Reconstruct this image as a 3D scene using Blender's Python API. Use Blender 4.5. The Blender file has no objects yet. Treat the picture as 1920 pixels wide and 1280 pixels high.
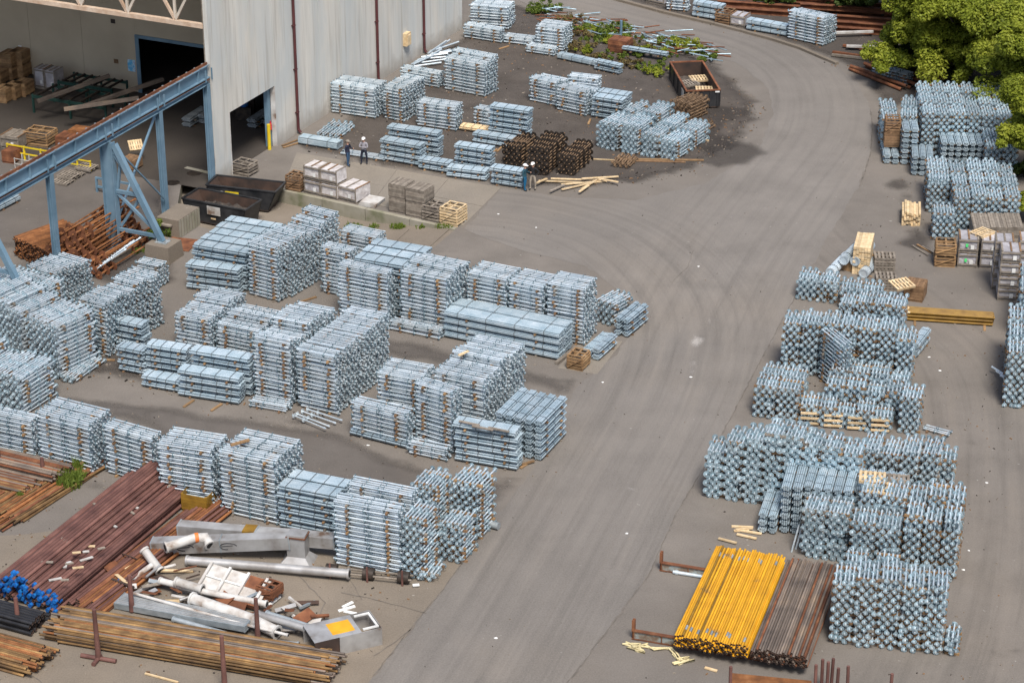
import bpy, bmesh, math, random
import numpy as np
from mathutils import Vector, Matrix
from mathutils import geometry as mgeo
rnd = random.Random(7)
SC = bpy.context.scene
COL = SC.collection
R = math.radians
# ---------------------------------------------------------------- camera
F = 4300.0; TH = R(25.5); HC = 53.5          # focal in photo pixels, tilt below the horizon, height in metres
cam = bpy.data.cameras.new('camera'); camo = bpy.data.objects.new('camera', cam); COL.objects.link(camo)
cam.sensor_width = 36; cam.lens = 36*F/1920; cam.clip_start = 1; cam.clip_end = 3000
camo.location = (0, 0, HC); camo.rotation_euler = (math.pi/2-TH, 0, 0)
SC.camera = camo
# ---------------------------------------------------------------- sky and sun (bright overcast)
SUN_EL, SUN_AZ = R(58), R(168)               # azimuth clockwise from +Y
w = bpy.data.worlds.new('World'); SC.world = w; w.use_nodes = True
nt = w.node_tree; nt.nodes.clear()
sky = nt.nodes.new('ShaderNodeTexSky'); sky.sky_type = 'NISHITA'; sky.sun_disc = False
sky.sun_elevation = SUN_EL; sky.sun_rotation = SUN_AZ; sky.air_density = 1.0; sky.dust_density = 3.0; sky.ozone_density = 1.0
bg = nt.nodes.new('ShaderNodeBackground'); bg.inputs[1].default_value = 0.092
ow = nt.nodes.new('ShaderNodeOutputWorld')
nt.links.new(sky.outputs[0], bg.inputs[0]); nt.links.new(bg.outputs[0], ow.inputs[0])
sd = bpy.data.lights.new('sun', 'SUN'); sd.energy = 2.9; sd.angle = R(18); sd.color = (1, .95, .88)
so = bpy.data.objects.new('sun', sd); COL.objects.link(so)
so.rotation_euler = Vector((-math.sin(SUN_AZ)*math.cos(SUN_EL), -math.cos(SUN_AZ)*math.cos(SUN_EL), -math.sin(SUN_EL))).to_track_quat('-Z', 'Y').to_euler()
so.location = (0, 60, 90)
SC.view_settings.view_transform = 'Standard'; SC.view_settings.look = 'None'
SC.view_settings.gamma = 1; SC.view_settings.exposure = 0.62; SC.view_settings.use_curve_mapping = False
SC.render.engine = 'CYCLES'; SC.cycles.max_bounces = 6; SC.cycles.diffuse_bounces = 3; SC.cycles.glossy_bounces = 3
SC.cycles.transparent_max_bounces = 6
# ---------------------------------------------------------------- helpers: photo pixel -> point at a known height
c_, s_ = math.cos(TH), math.sin(TH)
def P(u, v, z=0.0):
    dx = (u-960)/F; dy = (v-640)/F
    d = (dx, c_-dy*s_, -s_-dy*c_)
    t = (z-HC)/d[2]
    return Vector((d[0]*t, d[1]*t, z))
def zat(u, v, hp):
    """height of a vertical edge that stands at ground pixel (u,v) and reaches hp pixels up"""
    Y = P(u, v).y; k = (v-hp-640)/F
    return HC - Y*(s_+k*c_)/(c_-k*s_)
A0 = R(-24.5)
e1 = Vector((math.cos(A0), math.sin(A0), 0)); e2 = Vector((-math.sin(A0), math.cos(A0), 0)); e3 = Vector((0, 0, 1))

def tag(o, label=None, cat=None, group=None, kind=None):
    if label: o['label'] = label
    if cat: o['category'] = cat
    if group: o['group'] = group
    if kind: o['kind'] = kind
    return o
def empty(name, loc, rz=0, label=None, cat=None, group=None):
    o = bpy.data.objects.new(name, None); COL.objects.link(o)
    o.location = loc; o.rotation_euler = (0, 0, rz); o.empty_display_size = .2
    return tag(o, label, cat, group)
def link(name, me, parent=None, loc=(0, 0, 0), rot=(0, 0, 0), scale=None):
    o = bpy.data.objects.new(name, me); COL.objects.link(o)
    if parent is not None: o.parent = parent
    o.location = loc; o.rotation_euler = rot
    if scale: o.scale = scale
    return o

class MB:
    """collects simple shapes and builds one mesh"""
    def __init__(s): s.v = []; s.f = []; s.m = []; s.cm = 0; s.sm = []
    def add(s, vs, fs, smooth=False):
        b = len(s.v); s.v += [tuple(p) for p in vs]
        for f in fs: s.f.append([b+i for i in f]); s.m.append(s.cm); s.sm.append(smooth)
    def box(s, x0, y0, z0, x1, y1, z1, M=None):
        vs = [(x, y, z) for z in (z0, z1) for y in (y0, y1) for x in (x0, x1)]
        if M is not None: vs = [M @ Vector(p) for p in vs]
        s.add(vs, [(0, 2, 3, 1), (4, 5, 7, 6), (0, 1, 5, 4), (2, 6, 7, 3), (0, 4, 6, 2), (1, 3, 7, 5)])
    def bar(s, a, b, wd, ht, up=(0, 0, 1)):
        """rectangular bar from a to b"""
        a = Vector(a); b = Vector(b); d = (b-a).normalized(); up = Vector(up)
        if abs(d.dot(up)) > .98: up = Vector((0, 1, 0)) if abs(d.y) < .9 else Vector((1, 0, 0))
        r = d.cross(up).normalized(); u = r.cross(d).normalized()
        vs = []
        for p in (a, b):
            for (i, j) in ((-1, -1), (1, -1), (1, 1), (-1, 1)): vs.append(p + r*(i*wd/2) + u*(j*ht/2))
        s.add(vs, [(3, 2, 1, 0), (4, 5, 6, 7), (0, 1, 5, 4), (1, 2, 6, 5), (2, 3, 7, 6), (3, 0, 4, 7)])
    def tube(s, pts, rad, n=8, cap=True, smooth=True, rot=0.):
        pts = [Vector(p) for p in pts]; rs = rad if isinstance(rad, (list, tuple)) else [rad]*len(pts)
        vs = []; fs = []; up = None
        for i, p in enumerate(pts):
            d = (pts[min(i+1, len(pts)-1)]-pts[max(i-1, 0)]).normalized()
            if up is None: up = Vector((0, 0, 1)) if abs(d.z) < .9 else Vector((1, 0, 0))
            r = d.cross(up).normalized(); up2 = r.cross(d).normalized(); up = up2
            for k in range(n):
                a = 2*math.pi*k/n+rot; vs.append(p + r*(math.cos(a)*rs[i]) + up2*(math.sin(a)*rs[i]))
        for i in range(len(pts)-1):
            for k in range(n):
                k2 = (k+1) % n; fs.append((i*n+k, i*n+k2, (i+1)*n+k2, (i+1)*n+k))
        s.add(vs, fs, smooth)
        if cap:
            s.add(vs[:n], [tuple(range(n-1, -1, -1))]); s.add(vs[-n:], [tuple(range(n))])
    def pipe(s, a, b, r, n=8, wall=.25):
        """hollow pipe with open dark bore"""
        a = Vector(a); b = Vector(b); s.tube([a, b], r, n, cap=False); c0 = s.cm; s.cm = c0+1; s.tube([b, a], r*(1-wall), n, cap=False)
        d = (b-a).normalized(); up = Vector((0, 0, 1)) if abs(d.z) < .9 else Vector((1, 0, 0))
        q = d.cross(up).normalized(); u = q.cross(d).normalized()
        for p, fl in ((a, 1), (b, 0)):
            vs = []; fs = []
            for rr in (r, r*(1-wall)):
                for k in range(n):
                    t = 2*math.pi*k/n; vs.append(p+q*(math.cos(t)*rr)+u*(math.sin(t)*rr))
            for k in range(n):
                k2 = (k+1) % n; f = (k, k2, n+k2, n+k); fs.append(f[::-1] if fl else f)
            s.add(vs, fs)
        s.cm = c0
    def mesh(s, name, mats):
        me = bpy.data.meshes.new(name); me.from_pydata(s.v, [], s.f)
        for m in (mats if isinstance(mats, (list, tuple)) else [mats]): me.materials.append(m)
        me.polygons.foreach_set('material_index', s.m); me.polygons.foreach_set('use_smooth', s.sm)
        me.update(); return me
    def build(s, name, mats, parent=None, loc=(0, 0, 0), rot=(0, 0, 0)):
        return link(name, s.mesh(name, mats), parent, loc, rot)
# ---------------------------------------------------------------- materials
def nodes(name):
    m = bpy.data.materials.new(name); m.use_nodes = True; t = m.node_tree; t.nodes.clear()
    o = t.nodes.new('ShaderNodeOutputMaterial'); b = t.nodes.new('ShaderNodeBsdfPrincipled')
    t.links.new(b.outputs[0], o.inputs[0]); return m, t, b
def N(t, typ, **kw):
    n = t.nodes.new(typ)
    for k, v in kw.items(): setattr(n, k, v)
    return n
def ramp(t, fac, stops):
    r = N(t, 'ShaderNodeValToRGB'); e = r.color_ramp.elements
    while len(e) < len(stops): e.new(.5)
    for el, (p, c) in zip(e, stops):
        el.position = p; el.color = (*c, 1) if len(c) == 3 else c
    t.links.new(fac, r.inputs[0]); return r.outputs[0]
def noise(t, vec, scale, detail=4, rough=.55, dist=0., dim='3D'):
    n = N(t, 'ShaderNodeTexNoise', noise_dimensions=dim); n.inputs['Scale'].default_value = scale; n.inputs['Detail'].default_value = detail
    n.inputs['Roughness'].default_value = rough; n.inputs['Distortion'].default_value = dist
    if vec is not None: t.links.new(vec, n.inputs['Vector'])
    return n.outputs[0]
def math_(t, op, a, b=None, clamp=False):
    n = N(t, 'ShaderNodeMath', operation=op, use_clamp=clamp)
    for i, x in enumerate((a, b)):
        if x is None: continue
        if isinstance(x, (int, float)): n.inputs[i].default_value = x
        else: t.links.new(x, n.inputs[i])
    return n.outputs[0]
def mix(t, fac, a, b, mode='MIX'):
    n = N(t, 'ShaderNodeMix', data_type='RGBA', blend_type=mode)
    for i, x in ((0, fac), (6, a), (7, b)):
        if isinstance(x, (int, float)): n.inputs[i].default_value = x
        elif isinstance(x, tuple): n.inputs[i].default_value = (*x, 1) if len(x) == 3 else x
        else: t.links.new(x, n.inputs[i])
    return n.outputs[2]
def mapr(t, v, a, b, c=0., d=1., smooth=False):
    n = N(t, 'ShaderNodeMapRange'); n.clamp = True
    if smooth: n.interpolation_type = 'SMOOTHSTEP'
    t.links.new(v, n.inputs[0])
    for i, x in enumerate((a, b, c, d)): n.inputs[i+1].default_value = x
    return n.outputs[0]
def pos(t, scale=(1, 1, 1), objsp=False):
    if objsp: src = N(t, 'ShaderNodeTexCoord').outputs['Object']
    else: src = N(t, 'ShaderNodeNewGeometry').outputs['Position']
    m = N(t, 'ShaderNodeMapping'); m.inputs['Scale'].default_value = scale; t.links.new(src, m.inputs[0]); return m.outputs[0]
def bump(t, b, h, strength=.3, dist=.02):
    n = N(t, 'ShaderNodeBump'); n.inputs['Strength'].default_value = strength; n.inputs['Distance'].default_value = dist
    t.links.new(h, n.inputs['Height']); t.links.new(n.outputs[0], b.inputs['Normal'])
def surf(name, stops, scale=3., rough=.8, metal=0., rand=.15, detail=4, objsp=False, stretch=(1, 1, 1), bmp=0., spec=.4):
    """noise-varied surface; rand = brightness spread between objects"""
    m, t, b = nodes(name)
    c = ramp(t, noise(t, pos(t, stretch, objsp), scale, detail), stops)
    if rand:
        oi = N(t, 'ShaderNodeObjectInfo').outputs['Random']; hv = N(t, 'ShaderNodeHueSaturation')
        t.links.new(mapr(t, oi, 0, 1, 1-rand, 1+rand), hv.inputs['Value']); t.links.new(c, hv.inputs['Color']); c = hv.outputs[0]
    t.links.new(c, b.inputs['Base Color']); b.inputs['Roughness'].default_value = rough; b.inputs['Metallic'].default_value = metal
    b.inputs['Specular IOR Level'].default_value = spec
    if bmp: bump(t, b, noise(t, pos(t, (1, 1, 1), objsp), scale*6, 3), bmp)
    return m
M = {}
M['galv'] = surf('galvanised_steel', [(.25, (.43, .525, .585)), (.5, (.60, .68, .73)), (.75, (.75, .81, .845))], 2.2, .38, .45, .14)
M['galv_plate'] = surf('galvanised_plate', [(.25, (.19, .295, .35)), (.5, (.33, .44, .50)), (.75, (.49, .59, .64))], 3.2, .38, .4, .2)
M['galv_edge'] = surf('galvanised_plate_dull', [(.25, (.085, .14, .17)), (.5, (.16, .235, .275)), (.75, (.27, .35, .39))], 3.2, .45, .4, .2)  # darker copy of the plate finish, paints shade into gaps between shafts
M['galv_bar'] = surf('galvanised_bar', [(.25, (.32, .43, .495)), (.55, (.45, .55, .61)), (.8, (.58, .66, .71))], 1.4, .40, .4, .12)
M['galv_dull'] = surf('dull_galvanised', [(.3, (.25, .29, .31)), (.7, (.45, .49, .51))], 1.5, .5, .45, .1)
M['blackpile'] = surf('dark_steel', [(.3, (.018, .016, .015)), (.7, (.06, .045, .035))], 4, .55, .3, .2)
M['rustshaft'] = surf('rusty_shaft', [(.3, (.10, .065, .04)), (.7, (.26, .17, .10))], 3, .8, 0, .2)
M['timber'] = surf('timber', [(.3, (.20, .115, .055)), (.7, (.34, .215, .105))], 3, .85, 0, .35)
M['timber_pale'] = surf('pale_timber', [(.3, (.48, .34, .18)), (.7, (.66, .52, .33))], 4, .8, 0, .2)
M['timber_grey'] = surf('weathered_timber', [(.3, (.15, .125, .10)), (.7, (.27, .235, .195))], 4, .9, 0, .25)
M['timber_brown'] = surf('brown_timber', [(.3, (.13, .075, .04)), (.7, (.25, .15, .08))], 4, .9, 0, .2)
M['strap'] = surf('steel_strap', [(.4, (.05, .055, .06)), (.6, (.10, .105, .11))], 4, .5, .3, .1)
M['rust'] = surf('rust', [(.25, (.075, .028, .015)), (.55, (.17, .065, .03)), (.8, (.27, .12, .055))], 1.8, .85, 0, .3, bmp=.2)
M['rust_orange'] = surf('orange_rust', [(.25, (.12, .05, .02)), (.55, (.25, .10, .035)), (.8, (.36, .17, .07))], 2.2, .85, 0, .25, bmp=.2)
M['pipe_maroon'] = surf('maroon_primer_pipe', [(.3, (.085, .038, .032)), (.55, (.145, .068, .055)), (.8, (.20, .10, .08))], 1.2, .7, 0, .22)
M['pipe_ochre'] = surf('ochre_rust_pipe', [(.3, (.095, .055, .026)), (.55, (.20, .115, .045)), (.8, (.33, .20, .08))], 1.6, .75, 0, .4)
M['pipe_grey'] = surf('grey_brown_pipe', [(.3, (.11, .088, .075)), (.55, (.20, .16, .13)), (.8, (.31, .225, .155))], .8, .6, .2, .35)
M['pipe_black'] = surf('black_pipe', [(.3, (.012, .012, .014)), (.7, (.03, .03, .033))], 2, .45, 0, .2)
M['yellow'] = surf('yellow_paint', [(.30, (.26, .16, .06)), (.37, (.55, .27, .015)), (.7, (.68, .36, .02))], 1.1, .5, 0, .2, detail=8)
M['yellow_dark'] = surf('ochre_paint', [(.3, (.17, .09, .012)), (.7, (.28, .16, .022))], 2, .5, 0, .15)
M['blue_steel'] = surf('blue_painted_steel', [(.25, (.10, .18, .245)), (.6, (.155, .245, .32)), (.85, (.22, .31, .38))], .9, .5, .1, .05)
M['blue_cap'] = surf('blue_plastic', [(.3, (.006, .045, .25)), (.7, (.015, .16, .42))], 9, .45, 0, .3)
M['white'] = surf('white_paint', [(.3, (.55, .55, .53)), (.7, (.75, .75, .73))], 2, .6, 0, .08)
M['dirty_white'] = surf('dirty_white_paint', [(.30, (.16, .10, .065)), (.40, (.36, .33, .30)), (.55, (.48, .47, .45)), (.75, (.58, .57, .55))], 1.3, .6, 0, .15, detail=7)
M['stainless'] = surf('scratched_aluminium', [(.28, (.17, .11, .075)), (.38, (.32, .305, .29)), (.55, (.44, .435, .43)), (.8, (.56, .56, .55))], 1.0, .42, .45, .1, detail=7)
M['black_paint'] = surf('black_paint', [(.3, (.012, .013, .015)), (.7, (.04, .04, .042))], 1.3, .45, 0, .05)
M['dark_inside'] = surf('rusty_inside', [(.3, (.03, .022, .019)), (.7, (.085, .05, .036))], 1.2, .9, 0, .1)
M['scrapfill'] = surf('scrap_fill', [(.3, (.03, .026, .024)), (.7, (.11, .09, .075))], 3, .9, 0, .1, bmp=.6)
M['plastic'] = surf('plastic_wrap', [(.3, (.27, .255, .265)), (.6, (.40, .385, .40)), (.8, (.55, .54, .56))], 2.5, .35, 0, .12, bmp=.5)
M['green_steel'] = surf('green_painted_steel', [(.3, (.008, .035, .028)), (.7, (.02, .06, .048))], 2, .5, 0, .15)
M['yellow_bright'] = surf('bright_yellow_paint', [(.3, (.6, .42, .01)), (.7, (.72, .55, .03))], 2, .5, 0, .05)
M['maroon'] = surf('maroon_downpipe', [(.3, (.06, .018, .02)), (.7, (.10, .03, .03))], 1, .5, 0, 0)
M['glow_green'] = surf('green_label', [(.3, (.05, .55, .15)), (.7, (.1, .7, .2))], 2, .6, 0, 0)
M['orange'] = surf('orange_plastic', [(.3, (.55, .14, .03)), (.7, (.7, .2, .05))], 2, .6, 0, 0)
M['rope'] = surf('cream_webbing', [(.3, (.50, .42, .22)), (.7, (.68, .60, .36))], 4, .8, 0, .1)
M['glass_black'] = surf('dark_rubber', [(.3, (.01, .01, .01)), (.7, (.025, .025, .025))], 3, .7, 0, 0)
TIMB = [M['timber'], M['timber_brown'], M['timber_brown'], M['timber_grey']]
# ================================================================ THE SETTING: ground, roads, slabs
def px_poly(pts, z=0): return [P(u, v, z) for u, v in pts]
def inside(pts, poly):
    x, y = pts[:, 0], pts[:, 1]; r = np.zeros(len(pts), bool); n = len(poly); j = n-1
    for i in range(n):
        xi, yi = poly[i]; xj, yj = poly[j]
        c = ((yi > y) != (yj > y)) & (x < (xj-xi)*(y-yi)/(yj-yi+1e-12)+xi); r ^= c; j = i
    return r
def path_coords(pts, path):
    """lateral offset from and distance along a polyline"""
    best = np.full(len(pts), 1e9); lat = np.zeros(len(pts)); al = np.zeros(len(pts)); acc = 0
    for a, b in zip(path[:-1], path[1:]):
        d = b-a; L = np.linalg.norm(d); d = d/L; q = pts-a; t = np.clip(q@d, 0, L); w_ = q-np.outer(t, d); dist = np.linalg.norm(w_, axis=1)
        side = np.sign(d[0]*q[:, 1]-d[1]*q[:, 0]); k = dist < best
        best[k] = dist[k]; lat[k] = (dist*side)[k]; al[k] = acc+t[k]; acc += L
    return lat, al
def smooth_path(px, n=14):
    c = [np.array(P(u, v)[:2]) for u, v in px]; out = []
    c = [2*c[0]-c[1]]+c+[2*c[-1]-c[-2]]
    for i in range(1, len(c)-2):
        for k in range(n):
            t = k/n; p0, p1, p2, p3 = c[i-1:i+3]
            out.append(.5*((2*p1)+(-p0+p2)*t+(2*p0-5*p1+4*p2-p3)*t*t+(-p0+3*p1-3*p2+p3)*t**3))
    out.append(c[-2]); return np.array(out)
PATH_A = smooth_path([(820, 1500), (960, 1240), (1110, 960), (1225, 760), (1290, 600), (1360, 470), (1460, 340), (1530, 240), (1520, 150), (1430, 85), (1270, 40), (1000, -25), (700, -90)])
PATH_B = smooth_path([(820, 1500), (1010, 1180), (1170, 880), (1260, 690), (1255, 560), (1150, 455), (1000, 405), (850, 385), (600, 330)])
PATH_C = smooth_path([(1700, 1400), (1790, 1150), (1820, 900), (1790, 690), (1650, 560), (1500, 440), (1420, 330)])
def sheet(name, poly, z, res, mat, kind='structure', paths=True, wobble=.0, seed=1, hole=None, fade=False):
    """flat sheet with an exact outline and an inner grid that carries drive-path coordinates"""
    rr = random.Random(seed); out = []
    n = len(poly)
    for i in range(n):
        a = Vector(poly[i][:2]); b = Vector(poly[(i+1) % n][:2]); L = (b-a).length; k = max(1, int(L/max(res*.6, .3)))
        k = min(k, 120)
        nn = Vector((-(b-a).y, (b-a).x)).normalized() if L > 0 else Vector((0, 0))
        for j in range(k):
            p = a.lerp(b, j/k)
            if wobble: p = p + nn*rr.uniform(-wobble, wobble)
            out.append(p)
    pl = np.array([tuple(p) for p in out])
    x0, y0 = pl.min(0); x1, y1 = pl.max(0)
    gx, gy = np.meshgrid(np.arange(x0+res/2, x1, res), np.arange(y0+res/2, y1, res)); g = np.c_[gx.ravel(), gy.ravel()]
    g = g[inside(g, pl)]
    vs = [Vector(p) for p in pl]+[Vector(p) for p in g]; m = len(pl)
    eds = [(i, (i+1) % m) for i in range(m)]
    if hole:
        b = len(vs); vs += [Vector(p[:2]) for p in hole]; nh = len(hole); eds += [(b+i, b+(i+1) % nh) for i in range(nh)]
    v2, ed, fa, *_ = mgeo.delaunay_2d_cdt(vs, eds, [list(range(m))], 1, 1e-4)
    arr = np.array([tuple(p) for p in v2])
    if hole:
        ce = np.array([arr[list(f)].mean(0) for f in fa]); ins = inside(ce, [tuple(p[:2]) for p in hole]); fa = [f for f, i in zip(fa, ins) if not i]
    me = bpy.data.meshes.new(name); me.from_pydata([(p[0], p[1], 0) for p in arr], [], [list(f) for f in fa])
    me.materials.append(mat)
    if fade:
        ed_ = np.full(len(arr), 1e9); A_ = pl; B_ = np.roll(pl, -1, 0)
        for a_, b_ in zip(A_, B_):
            d_ = b_-a_; q_ = arr-a_; t_ = np.clip((q_@d_)/(d_@d_+1e-12), 0, 1); ed_ = np.minimum(ed_, np.linalg.norm(q_-np.outer(t_, d_), axis=1))
        at = me.attributes.new('edge', 'FLOAT', 'POINT'); at.data.foreach_set('value', ed_.astype(np.float32))
    if me.polygons and me.polygons[0].normal.z < 0: me.flip_normals()
    if paths:
        for nm, pa in (('A', PATH_A), ('B', PATH_B), ('C', PATH_C)):
            la, al = path_coords(arr, pa)
            at = me.attributes.new('path'+nm, 'FLOAT_VECTOR', 'POINT'); d = np.zeros((len(arr), 3), np.float32); d[:, 0] = la; d[:, 1] = al
            at.data.foreach_set('vector', d.ravel())
    o = link(name, me, None, (0, 0, z)); tag(o, kind=kind); return o
def ground_mat(name, base, amp, patch, streakA, streakB, streakC=0., bumps=.15, rough=.9, fine=True, specks=0., fade=0., cap=1.):
    m, t, b = nodes(name); p = pos(t)
    c = ramp(t, noise(t, p, patch, 6, .6), [(.3, tuple(x*(1-amp) for x in base)), (.5, base), (.72, tuple(x*(1+amp) for x in base))])
    # broad damp and dusty areas
    c = mix(t, mapr(t, noise(t, p, .035, 4, .6, .4), .46, .68, 0, .75), c, tuple(x*.66 for x in base))
    c = mix(t, mapr(t, noise(t, pos(t, (1.3, .8, 1)), .06, 5, .6), .5, .72, 0, .5), c, (base[0]*1.25, base[1]*1.14, base[2]*.98))
    c = mix(t, mapr(t, noise(t, p, .22, 6, .7, .6), .56, .70, 0, .4), c, tuple(x*.6 for x in base))
    for nm, st, sc, hi in (('pathA', streakA, (1.5, .03, 1), 7.5), ('pathB', streakB, (1.3, .03, 1), 7.5), ('pathC', streakC, (1.2, .05, 1), 5.)):
        if not st: continue
        a = N(t, 'ShaderNodeAttribute', attribute_name=nm).outputs['Vector']
        mp = N(t, 'ShaderNodeMapping'); mp.inputs['Scale'].default_value = sc; t.links.new(a, mp.inputs[0])
        sp = N(t, 'ShaderNodeSeparateXYZ'); t.links.new(a, sp.inputs[0])
        wgt = mapr(t, math_(t, 'ABSOLUTE', sp.outputs[0]), hi*.45, hi, 1, 0, True)
        n1 = noise(t, mp.outputs[0], 1.1, 5, .62, .25)
        dk = math_(t, 'MULTIPLY', mapr(t, n1, .50, .70), math_(t, 'MULTIPLY', wgt, st))
        lt = math_(t, 'MULTIPLY', mapr(t, n1, .48, .32), math_(t, 'MULTIPLY', wgt, st*.6))
        c = mix(t, dk, c, tuple(x*.42 for x in base)); c = mix(t, lt, c, (base[0]*1.45, base[1]*1.40, base[2]*1.32))
    if specks:
        c = mix(t, mapr(t, noise(t, p, 5., 2, .5), .70, .76, 0, specks), c, (base[0]*.35, base[1]*.33, base[2]*.32))
        c = mix(t, mapr(t, noise(t, pos(t, (1, 1, 1)), 3.1, 2, .5), .73, .77, 0, specks), c, (.6, .58, .54))
    c = mix(t, .35, c, ramp(t, noise(t, p, 14, 3, .7), [(.3, tuple(x*.6 for x in base)), (.7, tuple(x*1.4 for x in base))]))
    t.links.new(c, b.inputs['Base Color']); b.inputs['Roughness'].default_value = rough; b.inputs['Specular IOR Level'].default_value = .25
    bump(t, b, noise(t, p, 7, 5, .7), bumps, .05)
    if fade:
        ed_ = N(t, 'ShaderNodeAttribute', attribute_name='edge').outputs['Fac']
        nz = math_(t, 'MULTIPLY', math_(t, 'SUBTRACT', noise(t, p, .55, 7, .68, .4), .5), fade*1.7)
        al = mapr(t, math_(t, 'ADD', math_(t, 'SUBTRACT', ed_, fade*.75), nz), -fade*.2, fade*1.5, 0, cap, True)
        tr = N(t, 'ShaderNodeBsdfTransparent'); mx = N(t, 'ShaderNodeMixShader'); t.links.new(al, mx.inputs[0]); t.links.new(tr.outputs[0], mx.inputs[1]); t.links.new(b.outputs[0], mx.inputs[2]); t.links.new(mx.outputs[0], t.nodes['Material Output'].inputs[0])
    return m
M['ground'] = ground_mat('worn_concrete_ground', (.168, .150, .132), .22, .35, .0, .0, .55, specks=.5)
M['road'] = ground_mat('worn_asphalt', (.182, .166, .150), .18, .30, .40, .48, .0, specks=.25)
M['earth'] = ground_mat('dark_yard_earth', (.078, .067, .059), .4, .5, 0, 0, 0, .6, .95, specks=.7, fade=.8)
M['stain'] = ground_mat('oily_stain', (.06, .052, .047), .3, .5, 0, 0, 0, .3, .9, fade=.5, cap=.5)
M['chalk'] = ground_mat('pale_dust', (.52, .49, .46), .2, .9, 0, 0, 0, .2, .95, fade=.25, cap=.55)
M['concrete'] = ground_mat('pale_concrete', (.225, .20, .168), .15, .5, 0, 0.25, 0, specks=.3)
M['tan_concrete'] = ground_mat('tan_concrete', (.195, .165, .132), .22, .4, 0, 0, 0, specks=.4)
M['alley'] = ground_mat('alley_asphalt', (.118, .105, .094), .25, .3, .3, .2, 0, specks=.3, fade=.7)
M['dust'] = ground_mat('sandy_dust', (.27, .215, .16), .2, .5, 0.3, 0, 0, fade=1.2)
M['shop_floor'] = ground_mat('workshop_floor', (.06, .052, .045), .3, .3, 0, 0, 0, .1, .75)  # dark dusty floor, colour deepened further to carry the roof's shade

M['ground0'] = ground_mat('bare_ground', (.168, .150, .132), .22, .35, 0, 0, 0, specks=.5)
PIT = px_poly([(852, 431.5), (524, 357), (345, 316), (328, 412), (430, 440), (620, 468), (800, 476)])
PIT0 = PIT[0]; PITD = (PIT[1]-PIT[0]).normalized()
def floor_z(p):
    s = (Vector((p[0], p[1], 0))-PIT0).dot(PITD); return -.78*min(1, max(0, s/6.6))
far = [(-900, -600), (900, -600), (900, 1400), (-900, 1400)]
ground = sheet('ground', far, 0, 25, M['ground0'], paths=False, hole=PIT)
sheet('concrete_yard', px_poly([(1000, 1460), (1060, 1290), (1140, 1180), (1215, 1080), (1270, 960), (1330, 860), (1440, 650), (1500, 540), (1560, 430), (1610, 350), (1632, 290), (1640, 235), (1760, 300), (2080, 330), (2080, 1460)]), .005, 1.0, M['ground'], wobble=.03, seed=12)
sheet('road', px_poly([(560, 1420), (700, 1270), (830, 1105), (905, 1000), (990, 895), (1085, 720), (1155, 665), (1205, 600), (1180, 560), (1100, 500), (960, 465), (870, 430), (940, 352), (1060, 370), (1190, 375), (1320, 345), (1420, 285), (1450, 215), (1440, 165), (1385, 120), (1290, 85), (1180, 62), (1060, 32), (990, 10), (900, -40), (700, -110), (760, -150), (1000, -60), (1130, -5), (1250, 30), (1390, 62), (1500, 95), (1570, 125), (1610, 158), (1632, 205), (1632, 290), (1610, 350), (1560, 430), (1500, 540), (1460, 620), (1440, 650), (1330, 860), (1270, 960), (1215, 1080), (1140, 1180), (1060, 1290), (960, 1440)]), .010, .8, M['road'], wobble=.10)
sheet('alley', px_poly([(40, 735), (90, 728), (230, 745), (440, 770), (640, 800), (760, 855), (900, 890), (1000, 880), (1000, 900), (900, 1000), (560, 925), (300, 840), (235, 800), (80, 780)]), .005, .8, M['alley'], fade=True, wobble=.15, seed=2)
sheet('alley', px_poly([(620, 605), (720, 620), (830, 645), (960, 672), (1060, 702), (1150, 670), (1100, 720), (1080, 760), (1000, 730), (860, 700), (690, 670)]), .005, .8, M['alley'], fade=True, wobble=.15, seed=3)
sheet('yard_earth', px_poly([(530, 300), (545, 268), (640, 215), (720, 150), (862, 56), (900, -20), (1010, 12), (1090, 45), (1210, 75), (1300, 95), (1350, 112), (1400, 150), (1440, 190), (1440, 225), (1400, 275), (1330, 320), (1200, 352), (1080, 362), (940, 350), (800, 330), (700, 318), (620, 300), (560, 290)]), .014, .7, M['earth'], fade=True, wobble=.35, seed=4)
sheet('dusty_verge', px_poly([(1340, 110), (1390, 128), (1442, 185), (1425, 230), (1370, 190), (1345, 150)]), .018, .7, M['dust'], fade=True, wobble=.3, seed=5)
sheet('yard_earth', px_poly([(-60, 700), (60, 690), (190, 640), (290, 660), (480, 700), (470, 765), (300, 742), (190, 712), (90, 725), (60, 770), (-60, 780)]), .014, .7, M['earth'], fade=True, wobble=.25, seed=6)
sheet('yard_earth', px_poly([(140, 480), (210, 470), (270, 452), (318, 440), (335, 455), (350, 480), (355, 540), (300, 545), (200, 545), (120, 520)]), .012, .7, M['earth'], fade=True, wobble=.25, seed=7)
sheet('yard_earth', px_poly([(-80, 860), (70, 860), (180, 885), (300, 935), (330, 965), (230, 960), (140, 920), (60, 960), (-80, 1000)]), .014, .7, M['earth'], fade=True, wobble=.25, seed=8)
sheet('forecourt', px_poly([(-80, 250), (200, 285), (340, 312), (322, 440), (200, 470), (100, 490), (-80, 460)]), .004, .8, M['alley'], fade=True, wobble=.1, seed=21)
sheet('muddy_patch', px_poly([(1665, 345), (1720, 340), (1760, 440), (1740, 470), (1690, 465), (1680, 420), (1700, 400), (1660, 385)]), .012, .6, M['earth'], fade=True, wobble=.4, seed=9)
sheet('scrap_pad', px_poly([(-90, 1420), (-90, 1010), (60, 1000), (300, 970), (560, 1020), (760, 1090), (870, 1040), (905, 1002), (832, 1103), (702, 1268), (562, 1418)]), .006, .9, M['tan_concrete'], wobble=.04, seed=10)
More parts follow.
